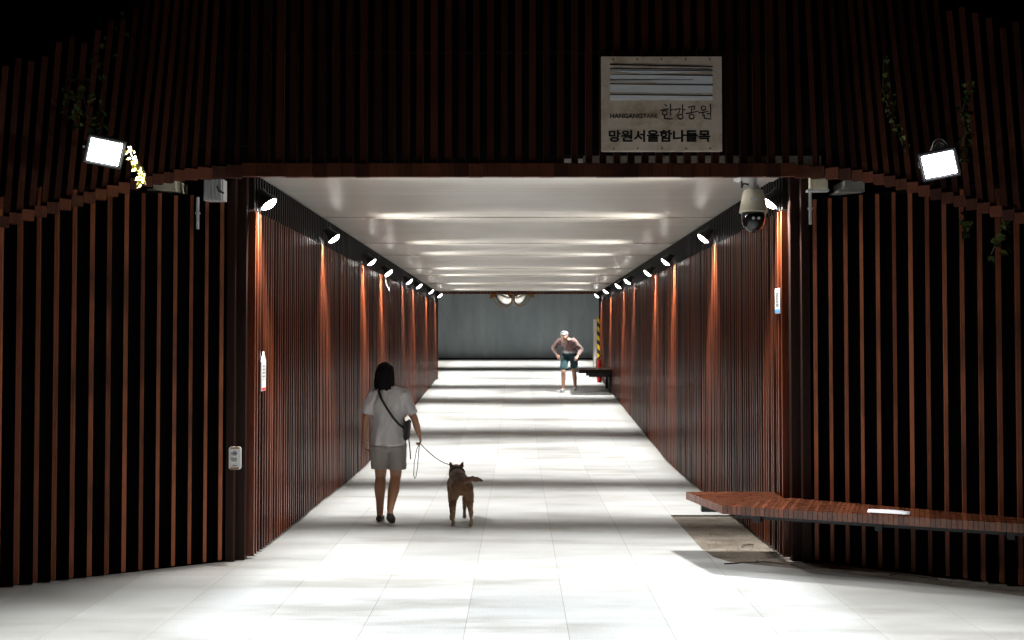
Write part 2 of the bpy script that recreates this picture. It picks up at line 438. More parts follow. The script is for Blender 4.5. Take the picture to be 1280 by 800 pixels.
# ------------------------------------------------------------------ slatted hood over the mouth
Z_BOT = [(2.15, 3.121), (2.58, 3.06), (2.83, 2.98), (3.11, 2.85), (3.65, 2.605), (4.6, 2.2), (6, 1.7)]
Z_TOP = [(2.4, 5.0), (2.85, 4.75), (3.05, 4.35), (3.3, 4.1), (3.65, 3.83), (4.6, 3.4), (6, 2.9)]
LEAN = [(1.7, .0), (2.1, .05), (2.63, .21), (3.0, .25), (3.6, .12), (4.6, .08)]
def hood_y(ax):
    if ax < 2.0: return 7.9
    if ax < 2.4: return 7.9 - .62*(ax-2.0)**2/.8
    return 7.9 - .62*(ax-2.2)
hood = thing('slatted_hood', 'dark brown slatted hood curving over the tunnel mouth, bearing the sign', 'hood', (0, 7.9, 3.12))
ho = Vector((0, 7.9, 3.12))
m = MB(); m2 = MB(); m3 = MB(); m4 = MB()
xs_ = [.0]
while xs_[-1] < 5.0: xs_.append(xs_[-1] + (.112 if xs_[-1] < 2.2 else .112-.044*min(1, (xs_[-1]-2.2)/.4)))
xs_ = [-q for q in xs_[:0:-1]] + xs_
for x, x2 in zip(xs_, xs_[1:]):
    ax = abs(x); step = x2-x; yb = hood_y(ax); zb = interp(ax, Z_BOT); zt = interp(ax, Z_TOP) + (.25 if x > 0 and ax > 2.6 else 0) + random.uniform(-.05,.05)
    k = interp(ax, LEAN); h = zt-zb
    w = (.052 if ax < 2.2 else .040)/2
    a = math.atan2(hood_y(ax+.01)-hood_y(ax-.01), .02)*(1 if x > 0 else -1)
    ux, uy = math.cos(a)*w, math.sin(a)*w
    vx, vy = -math.sin(a)*.035, math.cos(a)*.035
    b4 = []; t4 = []
    for su, sv in ((-1,-1),(1,-1),(1,1),(-1,1)):
        px, py = x+su*ux+sv*vx, yb+su*uy+sv*vy
        b4.append(Vector((px, py, zb+.03))-ho); t4.append(Vector((px, py+k*h, zt))-ho)
    m.hexa(b4, t4)
    # stepped block of the bottom rail under each slat
    st = .108 if ax < 2.15 else .108-.03*min(1,(ax-2.15)/.5)
    ww = (step+.0005)/2/math.cos(a); j = random.uniform(-.002,.002)
    ux, uy = math.cos(a)*ww, math.sin(a)*ww
    pts = []
    for su, sv in ((-1,-1),(1,-1),(1,1),(-1,1)):
        pts.append((x+su*ux+sv*vx*.8, yb-.045+su*uy+sv*vy*.8+j*.5))
    m2.hexa([Vector((p[0], p[1], zb+j))-ho for p in pts], [Vector((p[0], p[1], zb+st+j))-ho for p in pts])
    # added near-black panel standing for the dark behind the slats
    ax2 = abs(x2); yb2 = hood_y(ax2); zb2 = interp(ax2, Z_BOT); zt2 = interp(ax2, Z_TOP)
    k2 = interp(ax2, LEAN)
    o1, o2 = .30, .30
    zz = .32
    if ax > 2.2:
        (m3 if x < 0 else m4).hexa([Vector(p)-ho for p in ((x,yb+o1,zb+zz),(x2,yb2+o2,zb2+zz),(x2,yb2+o2+.02,zb2+zz),(x,yb+o1+.02,zb+zz))],
                [Vector(p)-ho for p in ((x,yb+o1+k*h,zt-.1),(x2,yb2+o2+k2*(zt2-zb2),zt2-.1),(x2,yb2+o2+.02+k2*(zt2-zb2),zt2-.1),(x,yb+o1+.02+k*h,zt-.1))])
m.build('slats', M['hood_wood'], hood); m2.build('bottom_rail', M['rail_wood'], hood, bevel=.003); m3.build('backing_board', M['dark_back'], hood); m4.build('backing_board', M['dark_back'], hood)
# cross rails behind the slats
for zf in (.55, .9):
    pts = []
    for i in range(-26, 27):
        x = i*.2; ax = abs(x); zb = interp(ax, Z_BOT); zt = interp(ax, Z_TOP); k = interp(ax, LEAN)
        pts.append(Vector((x, hood_y(ax)+.06+k*(zt-zb)*zf, zb+(zt-zb)*zf))-ho)
    mm = MB(); mm.tube(pts, .022, 6); mm.build('cross_rail', M['dark_back'], hood)
# slatted edge board on the far end of the ceiling
fe = thing('exit_trim_board', 'brown slatted edge board on the ceiling at the far end of tunnel', 'trim', (0, 27.2, 3.2))
mm = MB(); mm.box((0, 0, 0), (4.5, .04, .07)); mm.build('edge_board', M['post'], fe)
mm = MB()
for i in range(50): mm.box((-2.2+i*.09, -.035, -.01), (.03, .03, .06))
mm.build('slats', M['wing_wood'], fe)

# ------------------------------------------------------------------ lamps
def wedge(name, loc, power, half, soft, col, rad, parent=None, stray=.6):
    """lamp with a barn-door optic: light leaves downwards in a flat fan, wide across the tunnel and narrow along it (an angular intensity curve, as an IES file holds)"""
    l = bpy.data.lights.new(name, 'POINT'); l.energy = power; l.color = col; l.shadow_soft_size = rad; l.use_nodes = True
    nt = l.node_tree; L = nt.links.new; em = nt.nodes['Emission']
    tc = nt.nodes.new('ShaderNodeTexCoord'); sp = nt.nodes.new('ShaderNodeSeparateXYZ'); L(tc.outputs['Normal'], sp.inputs[0])
    q = N(nt, 'ShaderNodeMath', operation='DIVIDE'); L(sp.outputs[1], q.inputs[0]); L(sp.outputs[2], q.inputs[1])
    ab = N(nt, 'ShaderNodeMath', operation='ABSOLUTE'); L(q.outputs[0], ab.inputs[0])
    mr = N(nt, 'ShaderNodeMapRange', interpolation_type='SMOOTHSTEP'); L(ab.outputs[0], mr.inputs[0])
    for i, v in zip((1,2,3,4), (half-soft, half+soft, 1.0, 0.0)): mr.inputs[i].default_value = v
    sg_ = N(nt, 'ShaderNodeMath', operation='LESS_THAN'); L(sp.outputs[2], sg_.inputs[0]); sg_.inputs[1].default_value = 0.0
    dn = N(nt, 'ShaderNodeMath', operation='MULTIPLY'); L(mr.outputs[0], dn.inputs[0]); L(sg_.outputs[0], dn.inputs[1])
    # thin stray fan just above the horizontal, from the rim of the lens
    ay = N(nt, 'ShaderNodeMath', operation='ABSOLUTE'); L(sp.outputs[1], ay.inputs[0])
    fy = N(nt, 'ShaderNodeMapRange', interpolation_type='SMOOTHSTEP'); L(ay.outputs[0], fy.inputs[0])
    for i, v in zip((1,2,3,4), (.03, .48, 1.0, 0.0)): fy.inputs[i].default_value = v
    fz = N(nt, 'ShaderNodeMapRange', interpolation_type='SMOOTHSTEP'); L(sp.outputs[2], fz.inputs[0])
    for i, v in zip((1,2,3,4), (.30, .62, stray, 0.0)): fz.inputs[i].default_value = v
    up1 = N(nt, 'ShaderNodeMath', operation='MULTIPLY'); L(fy.outputs[0], up1.inputs[0]); L(fz.outputs[0], up1.inputs[1])
    iv = N(nt, 'ShaderNodeMath', operation='SUBTRACT'); iv.inputs[0].default_value = 1.0; L(sg_.outputs[0], iv.inputs[1])
    up2 = N(nt, 'ShaderNodeMath', operation='MULTIPLY_ADD'); L(up1.outputs[0], up2.inputs[0]); L(iv.outputs[0], up2.inputs[1]); L(dn.outputs[0], up2.inputs[2])
    L(up2.outputs[0], em.inputs['Strength'])
    o = bpy.data.objects.new(name, l); COL.objects.link(o); o.location = loc
    if parent is not None: o.parent = parent
    return o
def look_rot(d):
    return Vector(d).to_track_quat('-Z', 'Y').to_matrix().to_4x4()
def spot(name, loc, d, power, size, blend, col, rad, parent=None):
    l = bpy.data.lights.new(name, 'SPOT'); l.energy = power; l.spot_size = R(size); l.spot_blend = blend; l.color = col; l.shadow_soft_size = rad
    o = bpy.data.objects.new(name, l); COL.objects.link(o)
    o.rotation_euler = look_rot(d).to_euler(); o.location = loc
    if parent is not None: o.parent = parent
    return o
LAMP_Y = [8.42, 11.2, 14.1, 16.0, 18.95, 20.85, 23.75, 26.4]
LAMP_Z = [3.0, 3.0, 2.97, 2.95, 3.0, 3.02, 3.06, 3.09]
ORD = ['first', 'second', 'third', 'fourth', 'fifth', 'sixth', 'seventh', 'last']
BEAM, BEAM_HALF, BEAM_SOFT = 620, .355, .17
def make_lamp(s):
    """round spot lamp, aimed down across the tunnel; local +x is into the tunnel for the left wall"""
    aim = Vector((-s*.62, 0, -.785)).normalized()
    rot = look_rot(-aim)                          # local -Z looks backwards => local +Z is the aim
    t = thing('spot_lamp', '', 'lamp', (0,0,0), 0, 'spot lamps along the tunnel walls')
    m = MB(); m.lathe([(.02,-.13),(.045,-.125),(.05,-.07),(.075,-.02),(.083,.0),(.083,.012),(.072,.012),(.072,.002)], 20, rot); m.build('lamp_housing', M['black_metal'], t, smooth=False)
    m = MB(); m.lathe([(.0705,.003),(.069,.012),(.060,.024),(.042,.033),(.02,.038),(0,.039)], 20, rot); m.build('lens', M['lamp_glass'], t, smooth=True)
    m = MB(); m.tube([Vector((s*.17,0,.06)), Vector((s*.09,0,.085)), -aim*.12], .011, 6); m.box((s*.165,0,.06), (.02,.07,.09)); m.build('bracket_arm', M['black_metal'], t)
    return t
protos = {}
for s, side in ((-1, 'wall beside the woman'), (1, 'wall with the far bench')):
    for i, (y, z) in enumerate(zip(LAMP_Y, LAMP_Z)):
        if s not in protos: t = protos[s] = make_lamp(s)
        else: t = copy_tree(protos[s])
        t.location = (s*(2.13 if i == 0 else 2.09), y + random.uniform(-.05,.05), z); t.rotation_euler.z = random.uniform(-.10,.10)
        t['label'] = '%s lit spot lamp from the tunnel mouth, on the %s' % (ORD[i], side)
for t in [o for o in COL.objects if o.name.startswith('spot_lamp')]:
    s = -1 if t.location.x < 0 else 1
    aim = Vector((-s*.62, 0, -.785)).normalized()
    i = min(range(8), key=lambda k: abs(LAMP_Y[k]-t.location.y))
    wedge('spot_beam', aim*.06, BEAM, BEAM_HALF, BEAM_SOFT, (1.0,.99,.97), .075, t)
    if i == 3 and s < 0:
        m = MB(); m.tube([(-.03,0,-.02),(-.05,.02,-.12),(-.04,.03,-.2),(.0,.02,-.24),(.02,.0,-.3)], .004, 5); m.build('loose_wire', M['strap'], t)
# unseen lights without lamp bodies, added past the far opening to light the landing
for s in (-1, 1):
    for y, z in ((28.25, 3.75), (31.8, 4.2)): wedge('exit_beam', (s*2.6, y, z), 1100, .36, .18, (1,.985,.955), .05, stray=0.0)

def floodlight(s, label, loc, aim, power):
    t = thing('floodlight', label, 'floodlight', loc, 0, 'floodlights on the slatted hood')
    aim = Vector(aim).normalized(); rot = look_rot(-aim) @ Matrix.Rotation(s*R(7), 4, 'Z')
    def rb(m, c, sz): m.box(rot @ Vector(c), sz, rot.to_3x3())
    m = MB(); rb(m, (0,0,-.03), (.25,.20,.05))
    for i in range(8): rb(m, (-.105+i*.03,0,-.07), (.006,.18,.035))
    for c, sz in (((0,.098,.0),(.25,.012,.02)), ((0,-.098,.0),(.25,.012,.02)), ((.122,0,.0),(.012,.184,.02)), ((-.122,0,.0),(.012,.184,.02))): rb(m, c, sz)
    m.build('housing', M['black_metal'], t)
    m = MB(); rb(m, (0,0,.0), (.205,.160,.008)); m.build('lamp_glass', M['flood_glass'], t)
    m = MB()
    for q in (-1, 1):
        m.tube([rot @ Vector((q*.135,0,-.03)), rot @ Vector((q*.135,.0,-.10)) + Vector((0,.03,.02))], .009, 6)
    a = rot @ Vector((-.135,0,-.10)) + Vector((0,.03,.02)); b = rot @ Vector((.135,0,-.10)) + Vector((0,.03,.02))
    m.tube([a, b], .009, 6); m.tube([(a+b)/2, (a+b)/2 + Vector((0,.22,.06))], .014, 6)
    m.build('bracket', M['steel'], t)
    spot('flood_beam', aim*.06, aim, power, 154, .6, (.95,.98,1.0), .10, t)
    return t
floodlight(-1, 'bright floodlight on the slatted hood above the wing wall with the sticker', (-2.93, 7.02, 3.16), (.46, -.78, -.45), 1200)
fl = floodlight(1, 'bright floodlight on the slatted hood above the long wooden bench', (2.98, 7.02, 3.07), (-.46, -.78, -.45), 1200)
# grey arch plate with concentric arcs over the right floodlight
m = MB()
for r in (.052, .034, .017):
    m.tube([Vector((math.cos(a)*r, -.005, math.sin(a)*r*1.15)) for a in [math.pi*k/14 for k in range(15)]], .006, 5)
m.box((0, -.005, -.008), (.125, .012, .018)); m.tube([(0,0,.0),(0,.16,.0)], .012, 6)
tag(m.build('arch_bracket', M['grey_plastic']), 'small grey arch-shaped bracket just above the floodlight over the bench', 'bracket').location = (3.035, 7.14, 3.215)

# ------------------------------------------------------------------ sign board
def px(x, y, d): return Vector(((x-VPX)/FOC*d, d, EYE-(y-HOR)/FOC*d))
SD = 7.80
S0 = px(752, 188, SD); S1 = px(904, 68, SD)
sw, sh = S1.x-S0.x, S1.z-S0.z
sg = thing('sign_board', 'weathered beige park sign with black Korean lettering on the slatted hood', 'sign', S0)
def sx(u): return (u-14)/(918-14)*sw       # crop pixels -> metres on the board
def sz(v): return (758-v)/(758-52)*sh
m = MB(); m.box((sw/2, .012, sh/2), (sw, .022, sh)); m.build('board', M['sign'], sg, bevel=.003)
m = MB()
for e in ((sw/2, sh-.008, sw-.02, .012), (sw/2, .008, sw-.02, .012)): m.box((e[0], .035, e[1]), (e[2], .024, e[3]))
for fx in (.2, .8): m.box((sw*fx, .05, sh/2), (.04, .05, sh*.9))
m.build('mounting_rail', M['steel'], sg)
for v in (75, 738):
    for u in (105, 285, 467, 648, 828):
        m = MB(); m.lathe([(.008,0),(.008,.004),(.004,.006),(0,.006)], 10, Matrix.Translation((sx(u), .0005, sz(v))) @ Matrix.Rotation(R(90), 4, 'X')); m.build('bolt', M['mirror_back'], sg)
# picture panel: white field with tapering tan and dark bands
def band(mb, pts, y0, th=.002):
    """pts: polygon in crop pixels"""
    mb.hexa([Vector((sx(u), y0, sz(v))) for u, v in pts], [Vector((sx(u), y0-th, sz(v))) for u, v in pts])
m = MB(); band(m, [(80,378),(848,378),(848,135),(80,112)], .001, .003); pan = m.build('picture_panel', M['sign_white'], sg)
m = MB()
for q in ([(82,142),(846,140),(846,130),(82,114)], [(400,186),(846,186),(846,166),(640,174)], [(82,257),(430,262),(430,246),(82,234)], [(82,338),(600,341),(846,342),(846,326),(600,330),(82,318)], [(82,184),(300,186),(300,180),(82,168)]): band(m, q, -.0021, .0015)
m.build('tan_band', M['sign'], pan)
m = MB()
for q in ([(80,118),(848,136),(848,129),(80,110)], [(80,148),(848,152),(848,147),(80,140)], [(80,158),(848,164),(848,158),(80,154)], [(80,190),(848,200),(848,190),(80,186)], [(80,232),(700,229),(700,226),(80,226)], [(80,262),(848,271),(848,263),(80,255)], [(80,341),(848,350),(848,342),(80,334)]): band(m, q, -.0037, .0015)
m.build('dark_band', M['ink'], pan)
def text_obj(name, body, u0, u1, v0, v1, bold, parent, mat):
    cu = bpy.data.curves.new(name, 'FONT'); cu.body = body; cu.size = 1; cu.offset = bold; cu.extrude = .004
    o = bpy.data.objects.new(name, cu); COL.objects.link(o)
    bpy.context.view_layer.update()
    me = bpy.data.meshes.new_from_object(o.evaluated_get(bpy.context.evaluated_depsgraph_get()))
    bpy.data.objects.remove(o); bpy.data.curves.remove(cu)
    xs = [v.co.x for v in me.vertices]; ys = [v.co.y for v in me.vertices]
    x0, x1, y0, y1 = min(xs), max(xs), min(ys), max(ys)
    for v in me.vertices:
        X = sx(u0) + (v.co.x-x0)/(x1-x0)*(sx(u1)-sx(u0)); Z = sz(v1) + (v.co.y-y0)/(y1-y0)*(sz(v0)-sz(v1))
        v.co = Vector((X, -.0005 - .0016*(1 if v.co.z > 0 else 0), Z))
    me.materials.clear(); me.materials.append(mat); me.name = name
    o = bpy.data.objects.new(name, me); COL.objects.link(o); o.parent = parent
    return o
text_obj('bold_lettering', '망원서울함나들목', 70, 830, 600, 690, .034, sg, M['ink'])
text_obj('latin_lettering', 'HANGANG', 80, 322, 479, 514, .03, sg, M['ink'])
text_obj('thin_latin_lettering', 'PARK', 333, 440, 479, 512, .010, sg, M['ink'])
def ring(cx, cy, r, ry=None): return [(cx+math.cos(a)*r, cy+math.sin(a)*(ry or r)) for a in [2*math.pi*k/14+.4 for k in range(15)]]
strokes = [
 [(489,410),(506,424)], [(455,456),(484,449),(518,446)], ring(489,474,18,16), [(531,408),(533,450),(531,497)], [(531,455),(553,450)], [(487,496),(488,516),(520,519),(549,519)],
 [(560,452),(588,445),(606,440),(596,470),(572,500)], [(621,412),(623,450),(621,484)], [(622,452),(643,448)], ring(606,503,19,17),
 [(666,432),(692,427),(714,424),(708,452)], [(688,440),(688,472)], [(648,480),(690,472),(742,460)], ring(690,502,19,17),
 ring(779,438,17,16), [(744,474),(780,469),(814,463)], [(778,470),(770,498)], [(831,408),(833,460),(831,508)], [(806,482),(831,478)], [(784,488),(783,514),(808,518),(836,520)]]
m = MB()
for st in strokes:
    n = len(st)
    for i in range(n-1):
        (a, b), (c, d) = st[i], st[i+1]
        L = math.hypot(c-a, d-b) or 1; nx, ny = -(d-b)/L, (c-a)/L
        w0 = 4.6*(1-.35*i/max(1,n-1)); w1 = 4.6*(1-.35*(i+1)/max(1,n-1)); ex, ey = (c-a)/L*1.5, (d-b)/L*1.5
        yy = .0004 - .0001*(i % 2)
        band(m, [(a-ex+nx*w0, b-ey+ny*w0), (c+ex+nx*w1, d+ey+ny*w1), (c+ex-nx*w1, d+ey-ny*w1), (a-ex-nx*w0, b-ey-ny*w0)], yy, .0022+.0002*(i % 3))
m.build('brush_lettering', M['ink'], sg)

# ------------------------------------------------------------------ security camera
cc = thing('security_camera', 'cream dome security camera hanging under the ceiling beside the tunnel mouth', 'camera', (1.93, 8.15, 3.05))
m = MB(); m.box((.04, .06, .155), (.33, .22, .09)); m.box((-.118, -.03, .14), (.012, .12, .13)); m.build('ceiling_bracket', M['grey_plastic'], cc, bevel=.004)
m = MB(); m.lathe([(.03,.115),(.03,.06),(.045,.055),(.05,.03),(.04,.02)], 20); m.build('neck', M['grey_plastic'], cc, smooth=False)
m = MB(); m.lathe([(.03,.03),(.075,.012),(.088,-.02),(.102,-.10),(.113,-.155),(.116,-.165),(.116,-.172),(.09,-.172)], 32); m.build('sun_shield', M['cream_plastic'], cc, smooth=False, bevel=.002)
m = MB(); m.lathe([(.095,-.168),(.098,-.20),(.093,-.24),(.078,-.285),(.05,-.32),(.02,-.335),(0,-.337)], 32)
gl = plain('black_dome_glass', (.006,.006,.007), .05, var=0, bmp=0); dome = m.build('camera_dome', gl, cc, smooth=True)
for dx in (-.022, .022):
    m = MB(); m.lathe([(.012,0),(.012,.006),(0,.008)], 12, Matrix.Translation((dx, -.094, -.228)) @ Matrix.Rotation(R(90), 4, 'X')); m.build('lens', M['grey_plastic'], dome)
m = MB(); m.box((-.02, -.100, -.075), (.055, .004, .022)); m.build('maker_plate', M['white_paint'], cc)
m = MB(); m.tube([(-.09,.02,.09),(-.10,-.03,.03),(-.09,-.05,.06),(-.05,-.06,.05)], .008, 6); m.build('cable', M['strap'], cc)

# junction boxes and conduits at both ends of the mouth
jb = thing('junction_box', 'pale ribbed junction box above the wing wall with the sticker', 'box', px(268, 238, 8.12), 0, 'junction boxes at the tunnel mouth')
m = MB(); m.box((0,0,0), (.16,.10,.17))
for i in range(5): m.box((-.06+i*.03, -.056, 0), (.012,.012,.168))
m.build('box_body', M['grey_plastic'], jb); m = MB(); m.tube([(.03,-.06,.03),(.05,-.08,-.01),(.09,-.07,-.03)], .008, 6); m.build('cable', M['strap'], jb)
jb2 = thing('junction_box', 'cream junction box above the wing wall behind the bench', 'box', px(1024, 229, 8.15), 0, 'junction boxes at the tunnel mouth')
m = MB(); m.box((0,0,.01), (.13,.10,.11)); m.box((.0,-.055,.01), (.10,.012,.085)); m.build('box_body', M['cream_plastic'], jb2); m = MB(); m.box((.0,.02,-.055), (.17,.08,.02)); m.build('mounting_plate', M['grey_plastic'], jb2)
for (a, b, lab) in (((246,246),(247,286),'short pale conduit between slats of the wing wall with the sticker'), ((1014,240),(1014,280),'short grey conduit at top of the corner post behind the bench')):
    p, q = px(*a, 8.05), px(*b, 8.05); m = MB(); m.tube([(0,0,0), (0,0,q.z-p.z)], .013, 8); m.box((0,0,(q.z-p.z)*.5),(.036,.02,.015))
    tag(m.build('cable_conduit', M['grey_plastic']), lab, 'conduit', 'conduits at the tunnel mouth').location = p
for (a, w, lab) in (((212,233), .18, 'beige metal beam end under the hood near the pale ribbed box'), ((1062,234), .16, 'dark grey beam end under the hood near the cream box')):
    m = MB(); m.box((0,0,0), (w,.30,.075)); m.box((-.02,0,-.047), (w*1.3,.3,.018))
    tag(m.build('beam_end', M['cream_plastic'] if a[0] < 600 else M['concrete']), lab, 'beam').location = px(*a, 8.15)

# ------------------------------------------------------------------ notices
def plate(name, label, loc, rz, w, h, t=.006, r=.012):
    th = thing(name, label, 'notice', loc, rz)
    pts = []
    for cx, cz, a0 in ((w/2-r, h/2-r, 0), (-w/2+r, h/2-r, 90), (-w/2+r, -h/2+r, 180), (w/2-r, -h/2+r, 270)):
        for k in range(5): a = R(a0+k*22.5); pts.append((cx+math.cos(a)*r, cz+math.sin(a)*r))
    m = MB(); m.hexa([Vector((x, t/2, z)) for x, z in pts], [Vector((x, -t/2, z)) for x, z in pts]); m.build('plate', M['white_paint'], th)
    return th
p = px(292.5, 573, 8.14)
st = plate('sticker_plate', 'small white rounded sticker with dark print on the corner post', (p.x, 8.195, p.z), 0, .10, .185, .012, .018)
m = MB(); m.box((-.005,-.008,.038), (.05,.003,.014)); m.box((.0,-.008,.05), (.022,.003,.014)); m.box((.0,-.008,.026), (.03,.003,.006)); m.build('emblem_print', M['grey_ink'], st)
m = MB()
for z, w in ((.0,.045),(-.012,.052),(-.024,.04)): m.box((-.005,-.008,z), (w,.003,.005))
m.build('text_print', M['grey_ink'], st)
m = MB(); m.box((0,-.008,-.062), (.03,.003,.007)); m.build('foot_print', M['grey_ink'], st)
for z in (.083, -.083):
    m = MB(); m.box((0,-.008,z), (.07,.003,.011)); m.build('rim_band', M['mirror_back'], st)
# narrow white notice on the left wall
nt_ = thing('wall_notice', 'narrow white pointed notice with a red foot on the slats beside the woman', 'notice', (-2.205, 8.60, px(318,466,8.6).z))
pts = [(-.07,-.155),(.07,-.155),(.07,.10),(.0,.185),(-.07,.10)]
m = MB(); m.hexa([Vector((0,y,z)) for y, z in pts], [Vector((.008,y,z)) for y, z in pts]); m.build('plate', M['white_paint'], nt_)
m = MB(); m.box((.0095,0,-.14), (.003,.13,.025)); m.build('red_band', M['red'], nt_)
m = MB()
for z in (.06,.03,.0,-.03): m.box((.0095,-.005,z), (.003,.09,.008))
m.build('text_print', M['grey_ink'], nt_)
# right notice
p = px(985.5, 376, 8.42)
rn = thing('wall_notice', 'narrow white notice with a blue foot on the slats above the bench', 'notice', (2.205, 8.44, p.z))
m = MB(); m.box((-.004,0,0), (.008,.15,.215)); m.build('plate', M['white_paint'], rn)
m = MB(); m.box((-.0095,0,-.085), (.003,.14,.03)); m.build('blue_band', M['blue'], rn)
m = MB()
for z in (.07,.045,.02,-.005,-.03): m.box((-.0095,.0,z), (.003,.10,.007))
m.build('text_print', M['grey_ink'], rn)

# ------------------------------------------------------------------ benches
def clip(poly, nx, ny, c):            # keep nx*x+ny*y >= c
    out = []
    for i in range(len(poly)):
        a, b = poly[i], poly[(i+1) % len(poly)]
        da, db = nx*a[0]+ny*a[1]-c, nx*b[0]+ny*b[1]-c
        if da >= 0: out.append(a)
        if da*db < 0:
            t = da/(da-db); out.append((a[0]+(b[0]-a[0])*t, a[1]+(b[1]-a[1])*t))
    return out
def boards(mb, poly, d, w, z0, z1, gap=.003):
    d = Vector(d).normalized(); ts = [d.x*p[0]+d.y*p[1] for p in poly]; t = min(ts)
    while t < max(ts):
        q = clip(clip(poly, d.x, d.y, t+gap/2), -d.x, -d.y, -(t+w-gap/2))
        if len(q) >= 3:
            A = sum(q[i][0]*q[(i+1)%len(q)][1]-q[(i+1)%len(q)][0]*q[i][1] for i in range(len(q)))
            if abs(A) > 2e-4:
                if A < 0: q = q[::-1]
                j = random.uniform(-.0012,.0012)
                # pull the board's ends a hair in or out
                mb.hexa([(x, y, z0) for x, y in q], [(x, y, z1+j) for x, y in q])
        t += w
BZ = .525
A_, B_ = (1.445, 8.62), (1.61, 7.88)
bd = (Vector((3.9, 6.95))-Vector(B_)).normalized()
C_ = tuple(Vector(B_)+bd*4.4)
wall_c = (2.20, 8.26)
wn = Vector((-abs(WDIR.y), -abs(WDIR.x)))
def wing_pt(t): return (HALF+WDIR.x*t+wn.x*.008, 8.3+WDIR.y*t+wn.y*.008)
bench = thing('wooden_bench', 'long lacquered wooden bench wrapping round the slatted corner, paper on it', 'bench', (1.9, 8.0, 0))
bo = Vector((1.9, 8.0, 0))
def rel(poly): return [(x-bo.x, y-bo.y) for x, y in poly]
m = MB()
boards(m, rel([B_, C_, wing_pt(4.25), wing_pt(.0), wall_c]), (bd.x, bd.y, 0), .036, BZ-.064, BZ)
m.build('seat', M['bench_wood'], bench); m = MB()
boards(m, rel([A_, B_, wall_c, (2.20, 8.62)]), (Vector(B_)-Vector(A_)).to_3d(), .036, BZ-.064, BZ)
m.build('seat', M['bench_wood'], bench)
m = MB()
for t in (.25, 1.15, 2.05, 2.95, 3.85):
    a = Vector(B_)+bd*t; nn = Vector((-bd.y, bd.x))
    p0 = a+nn*.10; p1 = a+nn*(.33 if t > .3 else .5)
    mm = (p0+p1)/2
    m = MB(); m.box((mm.x-bo.x, mm.y-bo.y, BZ-.105), ((p1-p0).length, .05, .06), Matrix.Rotation(math.atan2(nn.y, nn.x), 3, 'Z')); m.build('support_bracket', M['black_metal'], bench)
m = MB(); m.box((1.85-bo.x, 8.42-bo.y, BZ-.105), (.62,.06,.06)); m.build('support_bracket', M['black_metal'], bench)
m = MB(); a = Vector(B_)+bd*2.1+Vector((-bd.y, bd.x))*.24
m.box((a.x-bo.x, a.y-bo.y, BZ-.1), (4.1,.04,.05), Matrix.Rotation(math.atan2(bd.y, bd.x), 3, 'Z')); m.build('under_rail', M['black_metal'], bench)
# paper on the bench
pp = px(1110, 639, 7.54)
m = MB(); n = 8
rotp = Matrix.Rotation(R(-22), 3, 'Z')
g = [[m.bm.verts.new(rotp @ Vector((-.15+.3*i/n, -.075+.15*j/4, .003+.006*math.sin(i/n*3.1)*(j/4)))) for j in range(5)] for i in range(n+1)]
for i in range(n):
    for j in range(4): m.bm.faces.new([g[i][j], g[i+1][j], g[i+1][j+1], g[i][j+1]])
o = m.build('paper_sheet', M['paper'], smooth=True); sol = o.modifiers.new('thick', 'SOLIDIFY'); sol.thickness = .001
tag(o, 'white sheet of paper lying on the long wooden bench', 'paper').location = (pp.x, pp.y+.02, BZ+.003)

# far bench on the right wall
fy = 24.2; fz = floor_z(fy)
fb = thing('wooden_bench', 'dark wooden bench jutting from the tunnel wall near the far person', 'bench', (1.85, fy, fz))
m = MB(); boards(m, [(-.42,-.78),(.40,-.78),(.40,.78),(-.42,.78)], (0,1,0), .06, .46, .55); m.build('seat', M['post'], fb)
for dy in (-.5, .5):
    m = MB(); m.box((.1, dy, .41), (.55,.06,.09)); m.box((.34, dy, .2), (.07,.06,.42)); m.build('support_bracket', M['black_metal'], fb)

# ------------------------------------------------------------------ things at the far end
hz = thing('hazard_post', 'yellow and black striped post at the far end of tunnel', 'post', (2.17, 27.0, floor_z(27)))
m = MB(); m.box((0,0,.85), (.07,.06,1.66)); m.build('striped_post', M['hazard'], hz); m = MB(); m.box((0,0,.011),(.12,.12,.022)); m.build('base_plate', M['steel'], hz)
wf = thing('notice_board', 'tall narrow white board standing beside the striped post', 'board', (2.085, 27.12, floor_z(27.1)))
m = MB(); m.box((0,0,1.0), (.085,.03,1.25)); m.build('panel', M['white_paint'], wf); m = MB(); m.box((-.048,0,.85), (.012,.04,1.66)); m.box((.048,0,.85), (.012,.04,1.66)); m.build('frame', M['steel'], wf)
fx = thing('fire_extinguisher', 'red fire extinguisher standing under the striped post', 'extinguisher', (2.13, 26.2, floor_z(26.2)+.012))
m = MB(); m.lathe([(.055,0),(.062,.01),(.062,.50),(.05,.56),(.025,.60),(.022,.63)], 20); m.build('cylinder_body', M['red'], fx, smooth=False)
m = MB(); m.lathe([(.024,.625),(.024,.66),(.0,.665)], 12); m.box((.03,-.02,.67),(.10,.02,.015)); m.box((.03,-.02,.70),(.10,.02,.012), Matrix.Rotation(.2,3,'Y')); m.build('valve', M['black_metal'], fx)
m = MB(); m.tube([(-.02,-.02,.65),(-.085,-.03,.6),(-.085,-.03,.3),(-.075,-.03,.2)], .011, 6); m.build('hose', M['strap'], fx)
m = MB(); m.lathe([(.0632,.20),(.0632,.36)], 20); m.build('label_band', M['white_paint'], fx)

